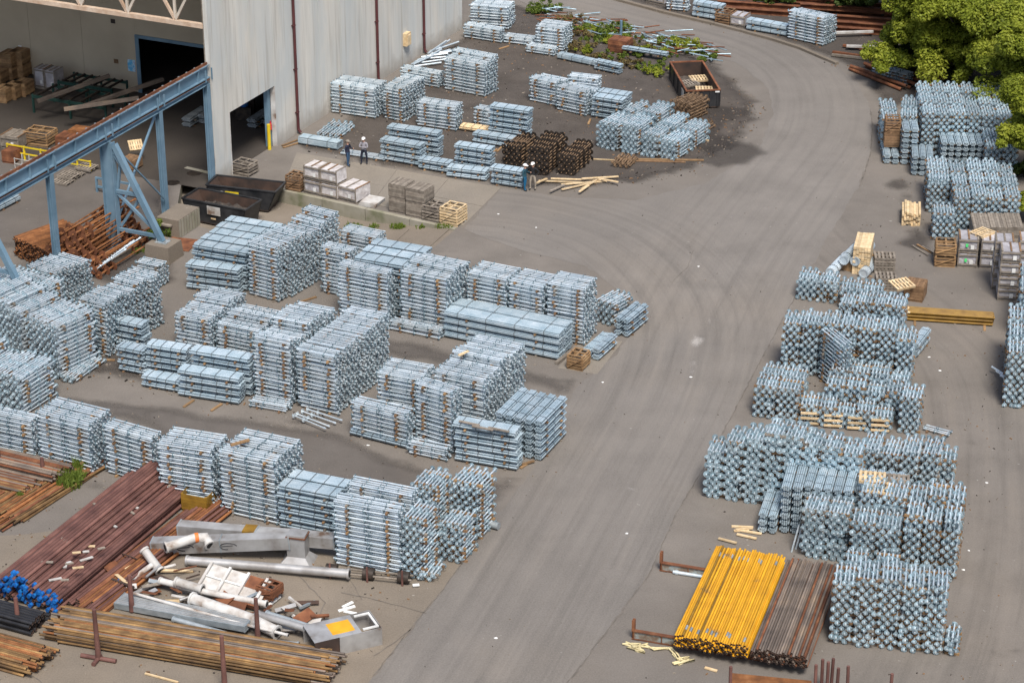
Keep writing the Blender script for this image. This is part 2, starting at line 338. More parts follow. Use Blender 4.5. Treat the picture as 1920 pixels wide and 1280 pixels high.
sheet('verge', px_poly([(1245, 28), (1390, 60), (1500, 93), (1570, 123), (1612, 156), (1634, 205), (1640, 230), (1720, 200), (1990, 330), (2100, 100), (1900, -80), (1500, -100), (1150, -70), (1130, -8)]), .012, .9, M['earth'], fade=True, wobble=.15, seed=11)
# sand coloured concrete slabs of the apron in front of the side door, every slab a piece of its own
def slabs(name, q, nu, nv, mat, z=.02, gap=.03, th=.1):
    """q = four ground points (a,b,c,d); slabs in an nu x nv grid"""
    root = empty(name, q[0]); tag(root, kind='structure')
    a, b, c, d = q
    for i in range(nu):
        for j in range(nv):
            def pt(s, t_): return a.lerp(b, s).lerp(d.lerp(c, s), t_)
            L = (b-a).length; Wd = (d-a).length; gs = gap/L; gt = gap/Wd
            cs = [pt(i/nu+gs/2, j/nv+gt/2), pt((i+1)/nu-gs/2, j/nv+gt/2), pt((i+1)/nu-gs/2, (j+1)/nv-gt/2), pt(i/nu+gs/2, (j+1)/nv-gt/2)]
            cs = [p-q[0] for p in cs]; dz = rnd.uniform(-.006, .006)
            mb = MB(); mb.add([(p.x, p.y, -th) for p in cs]+[(p.x, p.y, p.z+z+dz) for p in cs], [(4, 5, 6, 7), (0, 1, 5, 4), (1, 2, 6, 5), (2, 3, 7, 6), (3, 0, 4, 7)])
            mb.build('slab', mat, root)
    return root
slabs('concrete_apron', [P(534, 342), P(868, 424), P(940, 352), P(556, 286)], 4, 2, M['concrete'], z=.022)
def fl(u, v):
    p = P(u, v, -.4); p.z = floor_z(p); return p
q4 = [fl(562, 470), fl(640, 474), fl(690, 424), fl(600, 404)]; slabs('ramp_slabs', q4, 1, 1, M['tan_concrete'], z=.012)
q4 = [fl(642, 474), fl(800, 480), fl(846, 438), fl(692, 425)]; q4[1].z = q4[2].z = 0; slabs('ramp_slabs', q4, 2, 1, M['tan_concrete'], z=.012)
# sunken truck ramp: floor and retaining walls
mb = MB(); k = 24; vs = []
big = [PIT0+PITD*-.5, PIT0+PITD*22]
nrm = Vector((PITD.y, -PITD.x, 0));  nrm = nrm if nrm.y < 0 else -nrm
for i in range(k+1):
    p = big[0].lerp(big[1], i/k); z = floor_z(p)-.01
    if i == 0: z = -.01
    for d in (-.3, 7.5): q = p+nrm*d; vs.append((q.x, q.y, z))
mb.add(vs, [(2*i, 2*i+2, 2*i+3, 2*i+1) for i in range(k)])
o = mb.build('ramp_floor', M['tan_concrete']); tag(o, kind='structure')
M['dock'] = surf('mossy_concrete', [(.25, (.10, .115, .05)), (.45, (.24, .225, .17)), (.75, (.33, .31, .26))], .8, .9, 0, .05, detail=6, bmp=.3)
for i in range(len(PIT)):
    a = PIT[i]; b = PIT[(i+1) % len(PIT)]; d = (b-a).normalized(); n = Vector((-d.y, d.x, 0)); n = -n if n.dot(sum(PIT, Vector())/len(PIT)-a) > 0 else n
    mb = MB()
    if i < 2:                      # dock wall in cast sections with a kerb lip
        root = empty('dock_wall', a); tag(root, kind='structure'); L = (b-a).length; k = max(1, round(L/3))
        for j in range(k):
            p = a+d*(L*j/k+.02)-a; q = a+d*(L*(j+1)/k-.02)-a
            m2 = MB(); zz = .04
            m2.add([p, q, q+n*.3, p+n*.3], []); v8 = []
            for z in (-1.0, zz):
                for w_ in (p, q, q+n*.32, p+n*.32): v8.append((w_.x, w_.y, z))
            m2 = MB(); m2.add(v8, [(0, 1, 5, 4), (1, 2, 6, 5), (2, 3, 7, 6), (3, 0, 4, 7), (4, 5, 6, 7)]); m2.build('wall_section', M['dock'], root)
    else:
        v8 = [(w_.x, w_.y, z) for z in (-1., .0) for w_ in (a, b, b+n*.2, a+n*.2)]
        mb.add(v8, [(0, 1, 5, 4), (2, 3, 7, 6), (3, 0, 4, 7), (1, 2, 6, 5)]); o = mb.build('ramp_side', M['dock']); tag(o, kind='structure')
slabs('concrete_pad', [P(1045, 690), P(1120, 702), P(1168, 640), P(1095, 632)], 2, 1, M['concrete'], z=.018)
# dark broken edge of the asphalt along the right-hand pad, and slab joints in the scrap pad
def crack(px, wd, seed, z=.0235, name='pavement_crack'):
    rr = random.Random(seed); pts = []
    for (a, b) in zip(px[:-1], px[1:]):
        A = P(*a); B = P(*b); k = max(2, int((B-A).length/.35))
        for j in range(k): pts.append(A.lerp(B, j/k)+Vector((rr.uniform(-.035, .035), rr.uniform(-.035, .035), 0)))
    pts.append(P(*px[-1])); mb = MB(); vs = []
    for i, p in enumerate(pts):
        d = (pts[min(i+1, len(pts)-1)]-pts[max(i-1, 0)]).normalized(); n = Vector((-d.y, d.x, 0)); w2 = wd*rr.uniform(.25, 1)
        vs += [p+n*w2/2, p-n*w2/2]
    mb.add(vs, [(2*i, 2*i+1, 2*i+3, 2*i+2) for i in range(len(pts)-1)])
    o = mb.build(name, M['crackm'], None, (0, 0, z)); tag(o, kind='structure')
M['crackm'] = surf('crack_dirt', [(.3, (.09, .08, .07)), (.7, (.17, .15, .13))], 2, .95, 0, 0)
crack([(1500, 540), (1440, 650), (1390, 745), (1330, 860), (1270, 960), (1215, 1080), (1140, 1180), (1055, 1292)], .09, 1)
crack([(1632, 205), (1636, 240), (1632, 290), (1612, 350)], .12, 2)
crack([(700, 1268), (760, 1190), (830, 1105), (905, 1002)], .07, 3)
crack([(640, 1110), (720, 1128), (800, 1150)], .05, 4); crack([(560, 1080), (610, 1130), (580, 1200)], .05, 5)
crack([(700, 1230), (740, 1205), (770, 1180)], .05, 6); crack([(40, 1255), (75, 1275), (90, 1290)], .05, 7)
crack([(680, 1125), (655, 1085), (600, 1060)], .035, 8); crack([(1300, 470), (1290, 500), (1260, 530)], .05, 9)
crack([(30, 830), (0, 826)], .05, 10)
def blob(name, u, v, w_, h_, mat, z, seed, label=None, cat=None, group=None, res=.25):
    rr = random.Random(seed); pts = []
    for k in range(16):
        a = 2*math.pi*k/16; q = rr.uniform(.6, 1.1); pts.append(P(u+math.cos(a)*w_*q, v+math.sin(a)*h_*q))
    o = sheet(name, pts, z, res, mat, fade=True, seed=seed, paths=False, kind=None if label else 'structure')
    if label: tag(o, label, cat, group)
for i, (u, v, w_, h_) in enumerate([(1308, 640, 22, 22), (1300, 690, 18, 26), (1185, 916, 24, 9), (1120, 435, 14, 5), (1330, 600, 14, 16), (1240, 770, 10, 22), (1010, 428, 10, 4), (1370, 600, 9, 6), (1205, 830, 8, 20)]):
    blob('pale_dust', u, v, w_, h_, M['chalk'], .0125+i*.0002, 30+i, 'faint patch of pale dust scuffed on the asphalt', 'dust patch', 'pale dust patches on the road')
for i, (u, v, w_, h_) in enumerate([(845, 470, 42, 12), (1820, 830, 30, 16), (1885, 1225, 60, 26), (1160, 655, 28, 14), (1545, 1160, 26, 60), (1720, 450, 60, 36), (1690, 345, 45, 26), (900, 905, 60, 14), (1300, 258, 110, 40), (1380, 290, 90, 34), (1350, 215, 80, 30), (1900, 600, 40, 60), (1640, 700, 24, 10), (560, 790, 60, 16)]):  # ground stains, plus shade painted between the brown pipes and pile wall
    blob('oil_stain' if i != 5 else 'damp_patch', u, v, w_, h_, M['stain'], .0145+i*.0003, 60+i, res=.5)
for i, (u, v) in enumerate([(1295, 707), (1130, 717), (690, 835), (1005, 427), (935, 402), (1742, 670), (1762, 695), (1816, 1032), (1807, 1068), (930, 1196), (1850, 905), (1175, 1000), (868, 411), (872, 415), (1310, 500)]):
    rr = random.Random(i); ce = P(u, v); mb = MB(); n = 7; vs = [(0, 0, .04)]+[(math.cos(6.28*k/n)*.10*rr.uniform(.4, 1.2), math.sin(6.28*k/n)*.10*rr.uniform(.4, 1.2), 0) for k in range(n)]
    mb.add(vs, [(0, k+1, (k+1) % n+1) for k in range(n)]); o = mb.build('paper_scrap', M['white'], None, (ce.x, ce.y, .02)); tag(o, 'small white scrap of litter on the pavement', 'litter', 'white litter on the pavement')
# loose chips, gravel and splinters
def debris(px, n, seed, mats, smin=.02, smax=.075, name='loose_debris'):
    rng = np.random.default_rng(seed); poly = np.array([tuple(P(u, v)[:2]) for u, v in px]); lo, hi = poly.min(0), poly.max(0); pts = rng.uniform(lo, hi, (n*3, 2)); pts = pts[inside(pts, poly)][:n]
    mb = MB()
    for (x, y) in pts:
        mb.cm = int(rng.integers(0, len(mats))); s = rng.uniform(smin, smax); l = s*rng.uniform(1, 3.5); a = rng.uniform(0, 6.28); c, q = math.cos(a), math.sin(a); h = s*.7+.025
        b4 = [(l*.5, s*.5), (-l*.5, s*.4), (-l*.45, -s*.5), (l*.5, -s*.4)]; vs = [(x+c*i-q*j, y+q*i+c*j, .008) for i, j in b4]+[(x+(c*i-q*j)*.8, y+(q*i+c*j)*.8, h) for i, j in b4]
        mb.add(vs, [(0, 1, 5, 4), (1, 2, 6, 5), (2, 3, 7, 6), (3, 0, 4, 7), (4, 5, 6, 7)])
    o = mb.build(name, mats); tag(o, 'loose chips, stones and splinters scattered on the ground', 'debris', kind='stuff')
DM = [M['timber_brown'], M['blackpile'], M['timber_grey'], M['timber_grey'], M['blackpile'], M['tan_concrete'], M['scrapfill'], M['timber_brown']]
debris([(560, 290), (640, 215), (862, 56), (1010, 12), (1300, 95), (1440, 190), (1400, 275), (1200, 352), (940, 350)], 900, 1, DM)
debris([(1060, 362), (1300, 330), (1420, 240), (1440, 200), (1350, 180), (1250, 290)], 320, 2, DM)
debris([(0, 700), (200, 650), (480, 700), (640, 790), (460, 770), (190, 715), (0, 790)], 220, 3, DM)
debris([(0, 900), (180, 890), (560, 1000), (800, 1090), (700, 1250), (0, 1280)], 420, 4, DM, .015, .06)
debris([(1660, 340), (1720, 330), (1770, 500), (1900, 620), (1900, 1280), (1200, 1280), (1320, 950), (1450, 720)], 420, 5, DM, .015, .05)
debris([(1200, 20), (1640, 150), (1700, 240), (1950, 300), (1950, 0)], 260, 6, DM)
debris([(180, 480), (520, 590), (1150, 690), (1000, 900), (560, 920), (200, 780)], 220, 7, DM, .015, .05)
debris([(820, 430), (960, 360), (1500, 340), (1600, 200), (1640, 300), (1440, 650), (1050, 1280), (720, 1280), (1080, 760), (1200, 600)], 110, 8, DM, .012, .035)
# kerb along the far side of the bend
kr = empty('kerb', P(1245, 24)); tag(kr, kind='structure')
kp = [P(1060, -30), P(1130, -6), P(1245, 25), P(1340, 47), P(1390, 60), P(1450, 76), P(1500, 92), P(1570, 122)]
for a, b in zip(kp[:-1], kp[1:]):
    k = max(1, int((b-a).length/2.5))
    for j in range(k):
        mb = MB(); p = a.lerp(b, j/k); q = a.lerp(b, (j+1)/k-.01); mb.bar(p+e3*.08-kp[2], q+e3*.08-kp[2], .3, .2); o = mb.build('kerb_stone', M['tan_concrete'], kr); o.location = kp[2]-kr.location
# ================================================================ THE WORKSHOP BUILDING
def precast():
    m, t, b = nodes('precast_panel')
    p = pos(t)
    st = pos(t, (1, 1, .12))
    c = ramp(t, noise(t, st, .8, 6, .65), [(.25, (.46, .44, .395)), (.5, (.59, .57, .52)), (.75, (.67, .645, .585))])
    c = mix(t, mapr(t, noise(t, pos(t, (1, 1, .35)), .28, 4, .6, .5), .42, .6, 0, .7), c, (.47, .50, .50))
    c = mix(t, mapr(t, noise(t, pos(t, (2.5, 2.5, .10)), 1.3, 4, .6), .54, .72, 0, .65), c, (.36, .33, .285))
    c = mix(t, mapr(t, noise(t, pos(t, (1.2, 1.2, .2)), .5, 5, .6), .55, .7, 0, .45), c, (.66, .60, .51))
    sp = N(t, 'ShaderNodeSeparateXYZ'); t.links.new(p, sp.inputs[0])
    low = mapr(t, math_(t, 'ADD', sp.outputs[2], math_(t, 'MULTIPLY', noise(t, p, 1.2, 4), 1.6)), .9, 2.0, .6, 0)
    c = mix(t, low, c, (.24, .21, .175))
    t.links.new(c, b.inputs['Base Color']); b.inputs['Roughness'].default_value = .85; b.inputs['Specular IOR Level'].default_value = .2
    bump(t, b, noise(t, p, 5, 4), .15, .03); return m
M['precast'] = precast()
M['beige'] = surf('beige_interior_wall', [(.3, (.40, .34, .25)), (.7, (.48, .415, .31))], .35, .9, 0, .02, detail=5)
M['truss'] = surf('tan_steel', [(.3, (.48, .42, .35)), (.7, (.62, .55, .47))], 2, .6, 0, .1)
M['truss_rust'] = surf('rusty_tan_steel', [(.3, (.42, .29, .20)), (.7, (.58, .47, .37))], 2, .7, 0, .1)
M['roof'] = surf('roof_deck', [(.3, (.25, .24, .22)), (.7, (.35, .33, .31))], 1, .8, 0, 0)
BC = P(407, 346)                                  # near corner of the building
BEND = P(867, 54); WL = (BEND-BC).length; we2 = (BEND-BC).normalized(); we1 = Vector((we2.y, -we2.x, 0))   # wall direction and outward normal
BA = math.atan2(we1.y, we1.x)
BH = 15.0
B = empty('workshop_building', BC, BA, 'large precast concrete workshop with open bay, side door and maroon downpipes', 'building')
# local frame: x outward (towards the yard), y along the wall away from the corner
Binv = B.matrix_basis.inverted() if True else None
Binv = (Matrix.Translation(BC) @ Matrix.Rotation(BA, 4, 'Z')).inverted()
def bl(p): return Binv @ Vector(p)
def wy(u, v): return bl(P(u, v)).y
d0 = wy(438, 328); d1 = wy(519, 274)
DH = zat(519, 274, 113)
def panel(y0, y1, z0, z1, x0=-.3, x1=0, nm='wall_panel', mat=None):
    mb = MB(); mb.box(x0, y0, z0, x1, y1, z1); return mb.build(nm, mat or M['precast'], B)
joints = [0, d0]
y = d1
pys = [d1]
while y < WL: y += 3.0; pys.append(min(y, WL))
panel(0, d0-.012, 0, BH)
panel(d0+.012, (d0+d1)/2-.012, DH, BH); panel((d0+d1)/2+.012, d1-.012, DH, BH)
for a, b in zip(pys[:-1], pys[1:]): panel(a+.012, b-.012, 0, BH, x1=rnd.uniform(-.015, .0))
mb = MB(); mb.box(-.31, 0.01, 0.02, -.05, d0, BH-.02); mb.box(-.31, d1, .02, -.05, WL, BH-.02); mb.box(-.31, d0, DH+.03, -.05, d1, BH-.02)
mb.build('wall_joint_backing', M['timber_grey'], B)
for (u, v) in ((563, 252), (684, 152), (774, 98)):
    y = wy(u, v); mb = MB(); mb.tube([(.13, y, .35), (.13, y, BH)], .10, 8); mb.tube([(.30, y, .12), (.16, y, .3), (.13, y, .45)], .10, 8)
    for z in (1.5, 4.5, 7.5, 10.5): mb.box(0, y-.14, z, .2, y+.14, z+.06)
    mb.build('downpipe', M['maroon'], B)
y = wy(735, 118); mb = MB(); mb.box(0, y-.3, 1.5, .32, y+.35, 2.45); mb.box(.32, y-.26, 1.55, .36, y+.31, 2.3); mb.build('wall_lamp_box', M['timber_pale'], B)
for q0, q1 in ((d0-.004, d0+.07), (d1-.07, d1+.004)): mb = MB(); mb.box(-.32, q0, 0, .012, q1, DH); mb.build('door_jamb', M['dirty_white'], B)
mb = MB(); mb.box(-.62, d1-.42, 0, -.33, d1-.10, DH-.01); mb.build('door_post', M['blue_steel'], B)
mb = MB(); mb.tube([(-.15, d1-.75, 0), (-.15, d1-.75, 1.75)], .12, 10); o = mb.build('yellow_bollard', M['yellow_bright'], None); o.matrix_world = Matrix.Translation(BC) @ Matrix.Rotation(BA, 4, 'Z')
tag(o, 'bright yellow post just inside the side door of the workshop', 'bollard')
mb = MB(); mb.tube([(-.28, d1-.27, 1.2), (-.28, d1-.27, 1.65)], .08, 8); mb.tube([(-.28, d1-.27, 1.65), (-.28, d1-.27, 1.8)], .04, 6)
o = mb.build('fire_extinguisher', surf('red_paint', [(.3, (.45, .02, .03)), (.7, (.6, .05, .06))], 2, .4, 0, 0), None); o.matrix_world = Matrix.Translation(BC) @ Matrix.Rotation(BA, 4, 'Z')
tag(o, 'red fire extinguisher on the blue post of the side door', 'extinguisher')
# back wall of the open bay, with its dark doorway
BD = bl(P(265, 174)).y
bx0 = bl(P(262, 173)).x
DX = bl(P(262, 173)).x
dz = zat(262, 173, 108)
BW = -75.0
for a in range(8):
    x0 = DX-(a+1)*4.5; panel(BD, BD+.25, 0, BH, x0+.01, DX-a*4.5-.01, 'interior_panel', M['beige'])
panel(BD, BD+.25, dz, BH, DX, -.32, 'interior_panel', M['beige'])
panel(BD, BD+.25, 0, BH, BW, DX-36, 'interior_panel', M['beige'])
mb = MB(); mb.box(DX-.02, BD-.08, 0, DX+.28, BD, dz); mb.box(DX, BD-.08, dz-.2, -.33, BD, dz+.03); mb.build('doorway_frame', M['blue_steel'], B)
panel(WL-.3, WL, 0, BH, BW, -.31, 'rear_wall', M['precast']); panel(0, WL, 0, BH, BW-.3, BW, 'far_side_wall', M['precast'])
mb = MB(); mb.box(BW, 0, BH, .25, WL, BH+.4); mb.build('roof', M['roof'], B)
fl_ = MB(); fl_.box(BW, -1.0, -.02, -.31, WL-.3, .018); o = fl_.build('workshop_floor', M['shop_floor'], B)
# facade truss over the open bay
tz = zat(407, 346, 291); tz2 = tz+3.2
mb = MB(); mb.box(BW, -.1, tz, -.32, .22, tz+.28); mb.build('truss_bottom_chord', M['truss_rust'], B)
mb = MB(); mb.box(BW, -.1, tz2, -.32, .2, tz2+.3); mb.build('truss_top_chord', M['truss'], B)
px = 3.5; n = int(-BW/px)
for k in range(16):
    x = -.6-k*px
    mb = MB(); mb.bar((x-px*.5, .06, tz+.25), (x, .06, tz2), .16, .16); mb.build('truss_web', M['truss'], B)
    mb = MB(); mb.bar((x-px*.5, .06, tz+.25), (x-px, .06, tz2), .16, .16); mb.build('truss_web', M['truss_rust'], B)
    mb = MB(); mb.bar((x-px*.5, .06, tz+.25), (x-px*.5, .06, tz2), .14, .14); mb.build('truss_web', M['truss'], B)
mb = MB(); mb.box(-.36, -.03, 0.1, -.3, .02, BH); mb.build('corner_angle', M['timber_grey'], B)
mb = MB(); mb.box(-.30, -.06, 0, -.02, .0, 2.3); mb.build('corner_guard', M['dirty_white'], B)
# posters and labels on the inside wall
def on_back(u, v, w_, h_, mat, label, nm='wall_poster'):
    # intersect the view ray with the back wall plane
    o0 = Vector((0, 0, HC)); q = P(u, v); d = q-o0; pl = Matrix.Translation(BC) @ Matrix.Rotation(BA, 4, 'Z') @ Vector((0, BD, 0)); nn = we2
    t_ = (pl-o0).dot(nn)/d.dot(nn); h = bl(o0+d*t_)
    mb = MB(); mb.box(h.x-w_/2, BD-.04, h.z-h_/2, h.x+w_/2, BD-.005, h.z+h_/2); o = mb.build(nm, mat, None); o.matrix_world = Matrix.Translation(BC) @ Matrix.Rotation(BA, 4, 'Z')
    tag(o, label, 'poster'); return h
M['poster'] = surf('poster_print', [(.35, (.10, .42, .70)), (.5, (.5, .7, .8)), (.62, (.35, .2, .45)), (.7, (.5, .45, .2))], 2.2, .5, 0, 0)
on_back(247, 123, .62, .85, M['poster'], 'blue printed poster on the beige wall beside the dark doorway')
on_back(218, 115, .35, .3, M['timber_brown'], 'small brown plate on the beige wall left of the poster', 'wall_plate')
on_back(38, 89, .3, .28, M['white'], 'small white notice high on the beige interior wall', 'wall_notice')
on_back(212, 40, .35, .3, M['blackpile'], 'dark bracket high on the beige interior wall', 'wall_bracket')
# ================================================================ CRANE RUNWAY
RB = P(215, 466); CH = zat(215, 464, 200)
RY = empty('crane_runway', RB, A0, 'blue steel crane runway with rusty rail running out of the workshop', 'crane runway')
Rm = (Matrix.Translation(RB) @ Matrix.Rotation(A0, 4, 'Z')).inverted()
def rl(u, v): return (Rm @ P(u, v))
y_end = (Rm @ BC).y-.1; y_st = -34
def ibeam(mb, a, b, wd, ht, tf, tw):
    a = Vector(a); b = Vector(b)
    mb.bar(a+e3*(ht/2-tf/2), b+e3*(ht/2-tf/2), wd, tf); mb.bar(a-e3*(ht/2-tf/2), b-e3*(ht/2-tf/2), wd, tf); mb.bar(a, b, tw, ht-2*tf)
mb = MB(); z0 = CH+.42; ibeam(mb, (0, y_st, z0+.42), (0, y_end, z0+.42), .42, .84, .05, .04)
y = y_st
while y < y_end: mb.box(-.19, y, z0+.05, .19, y+.03, z0+.79); y += 2.2
mb.build('girder', M['blue_steel'], RY)
mb = MB(); mb.bar((0, y_st, z0+.845), (0, y_end, z0+.845), .22, .02); mb.bar((0, y_st, z0+.91), (0, y_end, z0+.91), .09, .11); rail = mb.build('rail', M['rust'], RY)
y = y_st
k = 0
while y < y_end:
    mb = MB(); mb.box(-.24, y, z0+.84, -.16, y+.12, z0+.90); mb.box(.16, y, z0+.84, .24, y+.12, z0+.90)
    if k < 290: mb.build('rail_clip', M['galv_dull'], rail)
    y += .9; k += 1
mb = MB(); ibeam(mb, (0, y_st, CH+.14), (0, y_end, CH+.14), .34, .28, .03, .03); lowb = mb.build('lower_beam', M['blue_steel'], RY)
mb = MB(); mb.box(-.165, y_st, CH+.282, .165, y_end, CH+.30); mb.build('rust_streaked_flange', M['rust'], lowb)
for u, v in ((404, 349), (310, 404), (215, 465), (103, 531), (-20, 602)):
    y = rl(u, v).y; big = u == 215
    if not big:
        mb = MB(); ibm = .34
        mb.box(-.17, y-.17, 0, -.13, y+.17, CH); mb.box(.13, y-.17, 0, .17, y+.17, CH); mb.box(-.13, y-.02, 0, .13, y+.02, CH); mb.box(-.28, y-.28, 0, .28, y+.28, .05)
        mb.build('column', M['blue_steel'], RY)
    mb = MB(); mb.box(-.2, y-.12, CH+.30, .2, y+.12, CH+.42); mb.build('bearing_block', M['rust'], RY)
    for dy in (-.35, .35): mb = MB(); mb.bar((.22, y+dy, CH+.25), (.22, y+dy, CH+1.0), .08, .06); mb.build('bracket', M['blue_steel'], RY)
def aframe(y, withcol=True):
    if withcol:
        mb = MB(); mb.box(-.42, y-.20, 0, -.36, y+.20, CH); mb.box(.36, y-.20, 0, .42, y+.20, CH); mb.box(-.36, y-.03, 0, .36, y+.03, CH); mb.box(-.55, y-.3, 0, .55, y+.3, .06)
        mb.build('column', M['blue_steel'], RY)
    leg0 = Vector((.50, y, CH-.1)); leg1 = Vector((3.35, y, 1.02))
    for dy in (-.0,):
        mb = MB(); mb.bar(leg0, leg1, .32, .30, (0, 1, 0)); mb.build('raking_leg', M['blue_steel'], RY)
    def lp(z): t_ = (leg0.z-z)/(leg0.z-leg1.z); return leg0.lerp(leg1, t_)
    zs = [6.1, 3.7, 1.3]
    for z in zs:
        mb = MB(); mb.bar((.42, y, z), lp(z), .16, .20); mb.build('tie', M['blue_steel'], RY)
    for a, b in ((6.0, 3.8), (3.6, 1.4)):
        mb = MB(); mb.bar((.42, y+.03, a), lp(b)+Vector((0, .03, 0)), .14, .16); mb.build('diagonal', M['blue_steel'], RY)
        mb = MB(); mb.bar((.42, y+.16, b), lp(a)+Vector((0, .16, 0)), .14, .16); mb.build('diagonal', M['blue_steel'], RY)
    # concrete footing under the raking leg
    mb = MB(); h = 1.0
    for (x0, y0, z0_, s0) in ((3.4, y, 0, .80), (3.4, y, h, .72)):
        pass
    vs = [(3.4+i*.86, y+j*.80, 0) for i, j in ((-1, -1), (1, -1), (1, 1), (-1, 1))]+[(3.4+i*.78, y+j*.72, h) for i, j in ((-1, -1), (1, -1), (1, 1), (-1, 1))]
    mb.add(vs, [(0, 1, 5, 4), (1, 2, 6, 5), (2, 3, 7, 6), (3, 0, 4, 7), (4, 5, 6, 7)]); mb.build('footing', M['tan_concrete'], RY)
    mb = MB(); mb.box(3.0, y-.3, h, 3.75, y+.3, h+.05); mb.build('base_plate', M['galv_dull'], RY)
    for i in (-1, 1):
        for j in (-1, 1):
            mb = MB(); mb.tube([(3.38+i*.3, y+j*.22, h+.05), (3.38+i*.3, y+j*.22, h+.22)], .03, 6); mb.build('anchor_bolt', M['galv_dull'], RY)
aframe(rl(215, 465).y); aframe(rl(-42, 612).y)
# brace along the runway from the big column head to the next column foot
ya = rl(310, 404).y
mb = MB(); mb.bar((.1, 0.25, CH-.1), (.1, ya-.2, 1.2), .09, .09); mb.build('sway_brace', M['blue_steel'], RY)
mb = MB(); mb.bar((-.1, ya-.2, CH-.1), (-.1, .3, 1.2), .12, .1); mb.build('sway_brace', M['blue_steel'], RY)
# ================================================================ HELICAL PILES: shaft with spiral plates
PITCH = .225; ROW = .18
_cache = {}
def add_helix(mb, x, r, ax=.038, n=14, pitch=.08, a0=0., th=.014):
    vs = []; fs = []
    for i in range(n+1):
        a = a0+2*math.pi*i/n; dx = x+pitch*i/n
        c, s = math.cos(a), math.sin(a)
        vs += [(dx, c*ax, s*ax), (dx, c*r, s*r), (dx+th, c*r, s*r), (dx+th, c*ax, s*ax)]
    for i in range(n):
        a = 4*i; b = a+4
        fs += [(a, a+1, b+1, b), (a+1, a+2, b+2, b+1), (a+2, a+3, b+3, b+2)]
    mb.add(vs, fs)
def pile_shape(mb, L, var, big=.12, off=(0, 0, 0), flip=False, two=True):
    rr = random.Random(var*17+int(L*10)); m2 = MB()
    m2.tube([(0, 0, 0), (L, 0, 0)], .038, 6, smooth=False, rot=rr.uniform(0, 1))
    m2.tube([(L-.16, 0, 0), (L-.02, 0, 0)], .052, 6, smooth=False)
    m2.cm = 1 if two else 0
    xs = [.02+rr.uniform(0, .03), .74+rr.uniform(-.04, .04)]
    if L > 2.5: xs.append(1.5)
    for x in xs:
        if x < L-.3: add_helix(m2, x, big*rr.uniform(.94, 1.05), a0=rr.uniform(0, 6.28))
    b = len(mb.v)
    for p in m2.v:
        x, y, z = p
        if flip: x, y = L-x, -y
        mb.v.append((x+off[0], y+off[1], z+off[2]))
    mb.f += [[b+i for i in f] for f in m2.f]; mb.m += m2.m; mb.sm += m2.sm
def pile_mesh(L, var, flip, mats, big):
    k = ('p', round(L, 1), var, flip, mats[0].name, big)
    if k not in _cache: mb = MB(); pile_shape(mb, round(L, 1), var, big, flip=flip); _cache[k] = mb.mesh('pile', mats)
    return _cache[k]
def layer_mesh(L, n, row, var, par, mats, big, rec):
    k = ('l', rec, round(L, 1), n, round(row, 2), var, par, mats[0].name, big)
    if k not in _cache:
        rr = random.Random(hash((var, par, n)) & 255); mb = MB()
        for i in range(n): pile_shape(mb, round(L, 1), (var*5+i) % 7, big, (rr.uniform(-.05, .05)+(rec if (i+par) % 2 == 0 else 0), (i+.5)*row, rr.uniform(-.012, .012)), flip=(i+par) % 2 == 0)
        _cache[k] = mb.mesh('pile_layer', mats)
    return _cache[k]
def timber_mesh(W, h, mat, w_=.10):
    k = ('t', round(W, 2), round(h, 3), mat.name)
    if k not in _cache: mb = MB(); mb.box(-w_/2, -.03, -h/2, w_/2, W+.03, h/2); _cache[k] = mb.mesh('timber', mat)
    return _cache[k]
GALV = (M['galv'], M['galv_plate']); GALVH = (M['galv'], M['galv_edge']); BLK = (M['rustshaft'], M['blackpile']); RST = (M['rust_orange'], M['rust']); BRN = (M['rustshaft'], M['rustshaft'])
ncol = [0]; BASEZ = .0
def pile_column(org, ang, L, W, nl, label, group, single, mats=GALV, big=.124, rec=.3, pitch=PITCH, z0=0., timber=True, name='pile_stack', cat='pile stack'):
    ncol[0] += 1; rr = random.Random(ncol[0]*31)
    root = empty(name, (org[0], org[1], z0), ang, label, cat, group)
    n = max(3, round(W/ROW)); row = W/n; L = round(L, 1); Lp = round(L-rec, 1); hv = n
    for k in range(nl):
        zc = .15+k*pitch
        sx = rr.uniform(-.04, .04)
        if single:
            for i in range(n):
                fp = ((i+k) % 2 == 0) ^ (rr.random() < .025); me = pile_mesh(Lp, rr.randrange(5), fp, mats, big)
                link('pile', me, root, (sx+rr.uniform(-.035, .035)+(rr.uniform(-.15, .15) if rr.random() < .03 else 0)+(rec if fp else 0), (i+.5)*row+rr.uniform(-.018, .018), zc+rr.uniform(-.012, .012)), (0, 0, rr.uniform(-.008, .008)))
        else:
            o = link('pile_layer', layer_mesh(Lp, n, row, rr.randrange(3), k % 2, mats, big, rec), root, (sx, rr.uniform(-.02, .02), zc), (0, 0, rr.uniform(-.012, .012)))
            o['kind'] = 'stuff'
        if timber:
            hh = .10 if k == 0 else pitch-.115
            zz = .05 if k == 0 else zc-pitch/2
            for fx in (.22, .80):
                if k and rr.random() < .22: continue
                link('timber', timber_mesh(W, hh, TIMB[rr.randrange(4)]), root, (L*fx+rr.uniform(-.05, .05), rr.uniform(-.05, .05), zz))
    return root
ORD = ('first', 'second', 'third', 'fourth', 'fifth', 'sixth', 'seventh', 'eighth', 'ninth')
LONG = []
def fit(base, *suf):
    l = ', '.join([base]+[x for x in suf if x])
    if len(l.split()) > 16: LONG.append((len(l.split()), l))
    return l
def refof(a): return 'the road' if a[0] > 1290 else ('the apron' if a[1] < 365 else 'the alley')
def frame(a, b):
    a = P(*a); b = P(*b); a.z = b.z = 0; d = (b-a); L = d.length; d.normalize(); return a, d, Vector((-d.y, d.x, 0)), L, math.atan2(d.y, d.x)
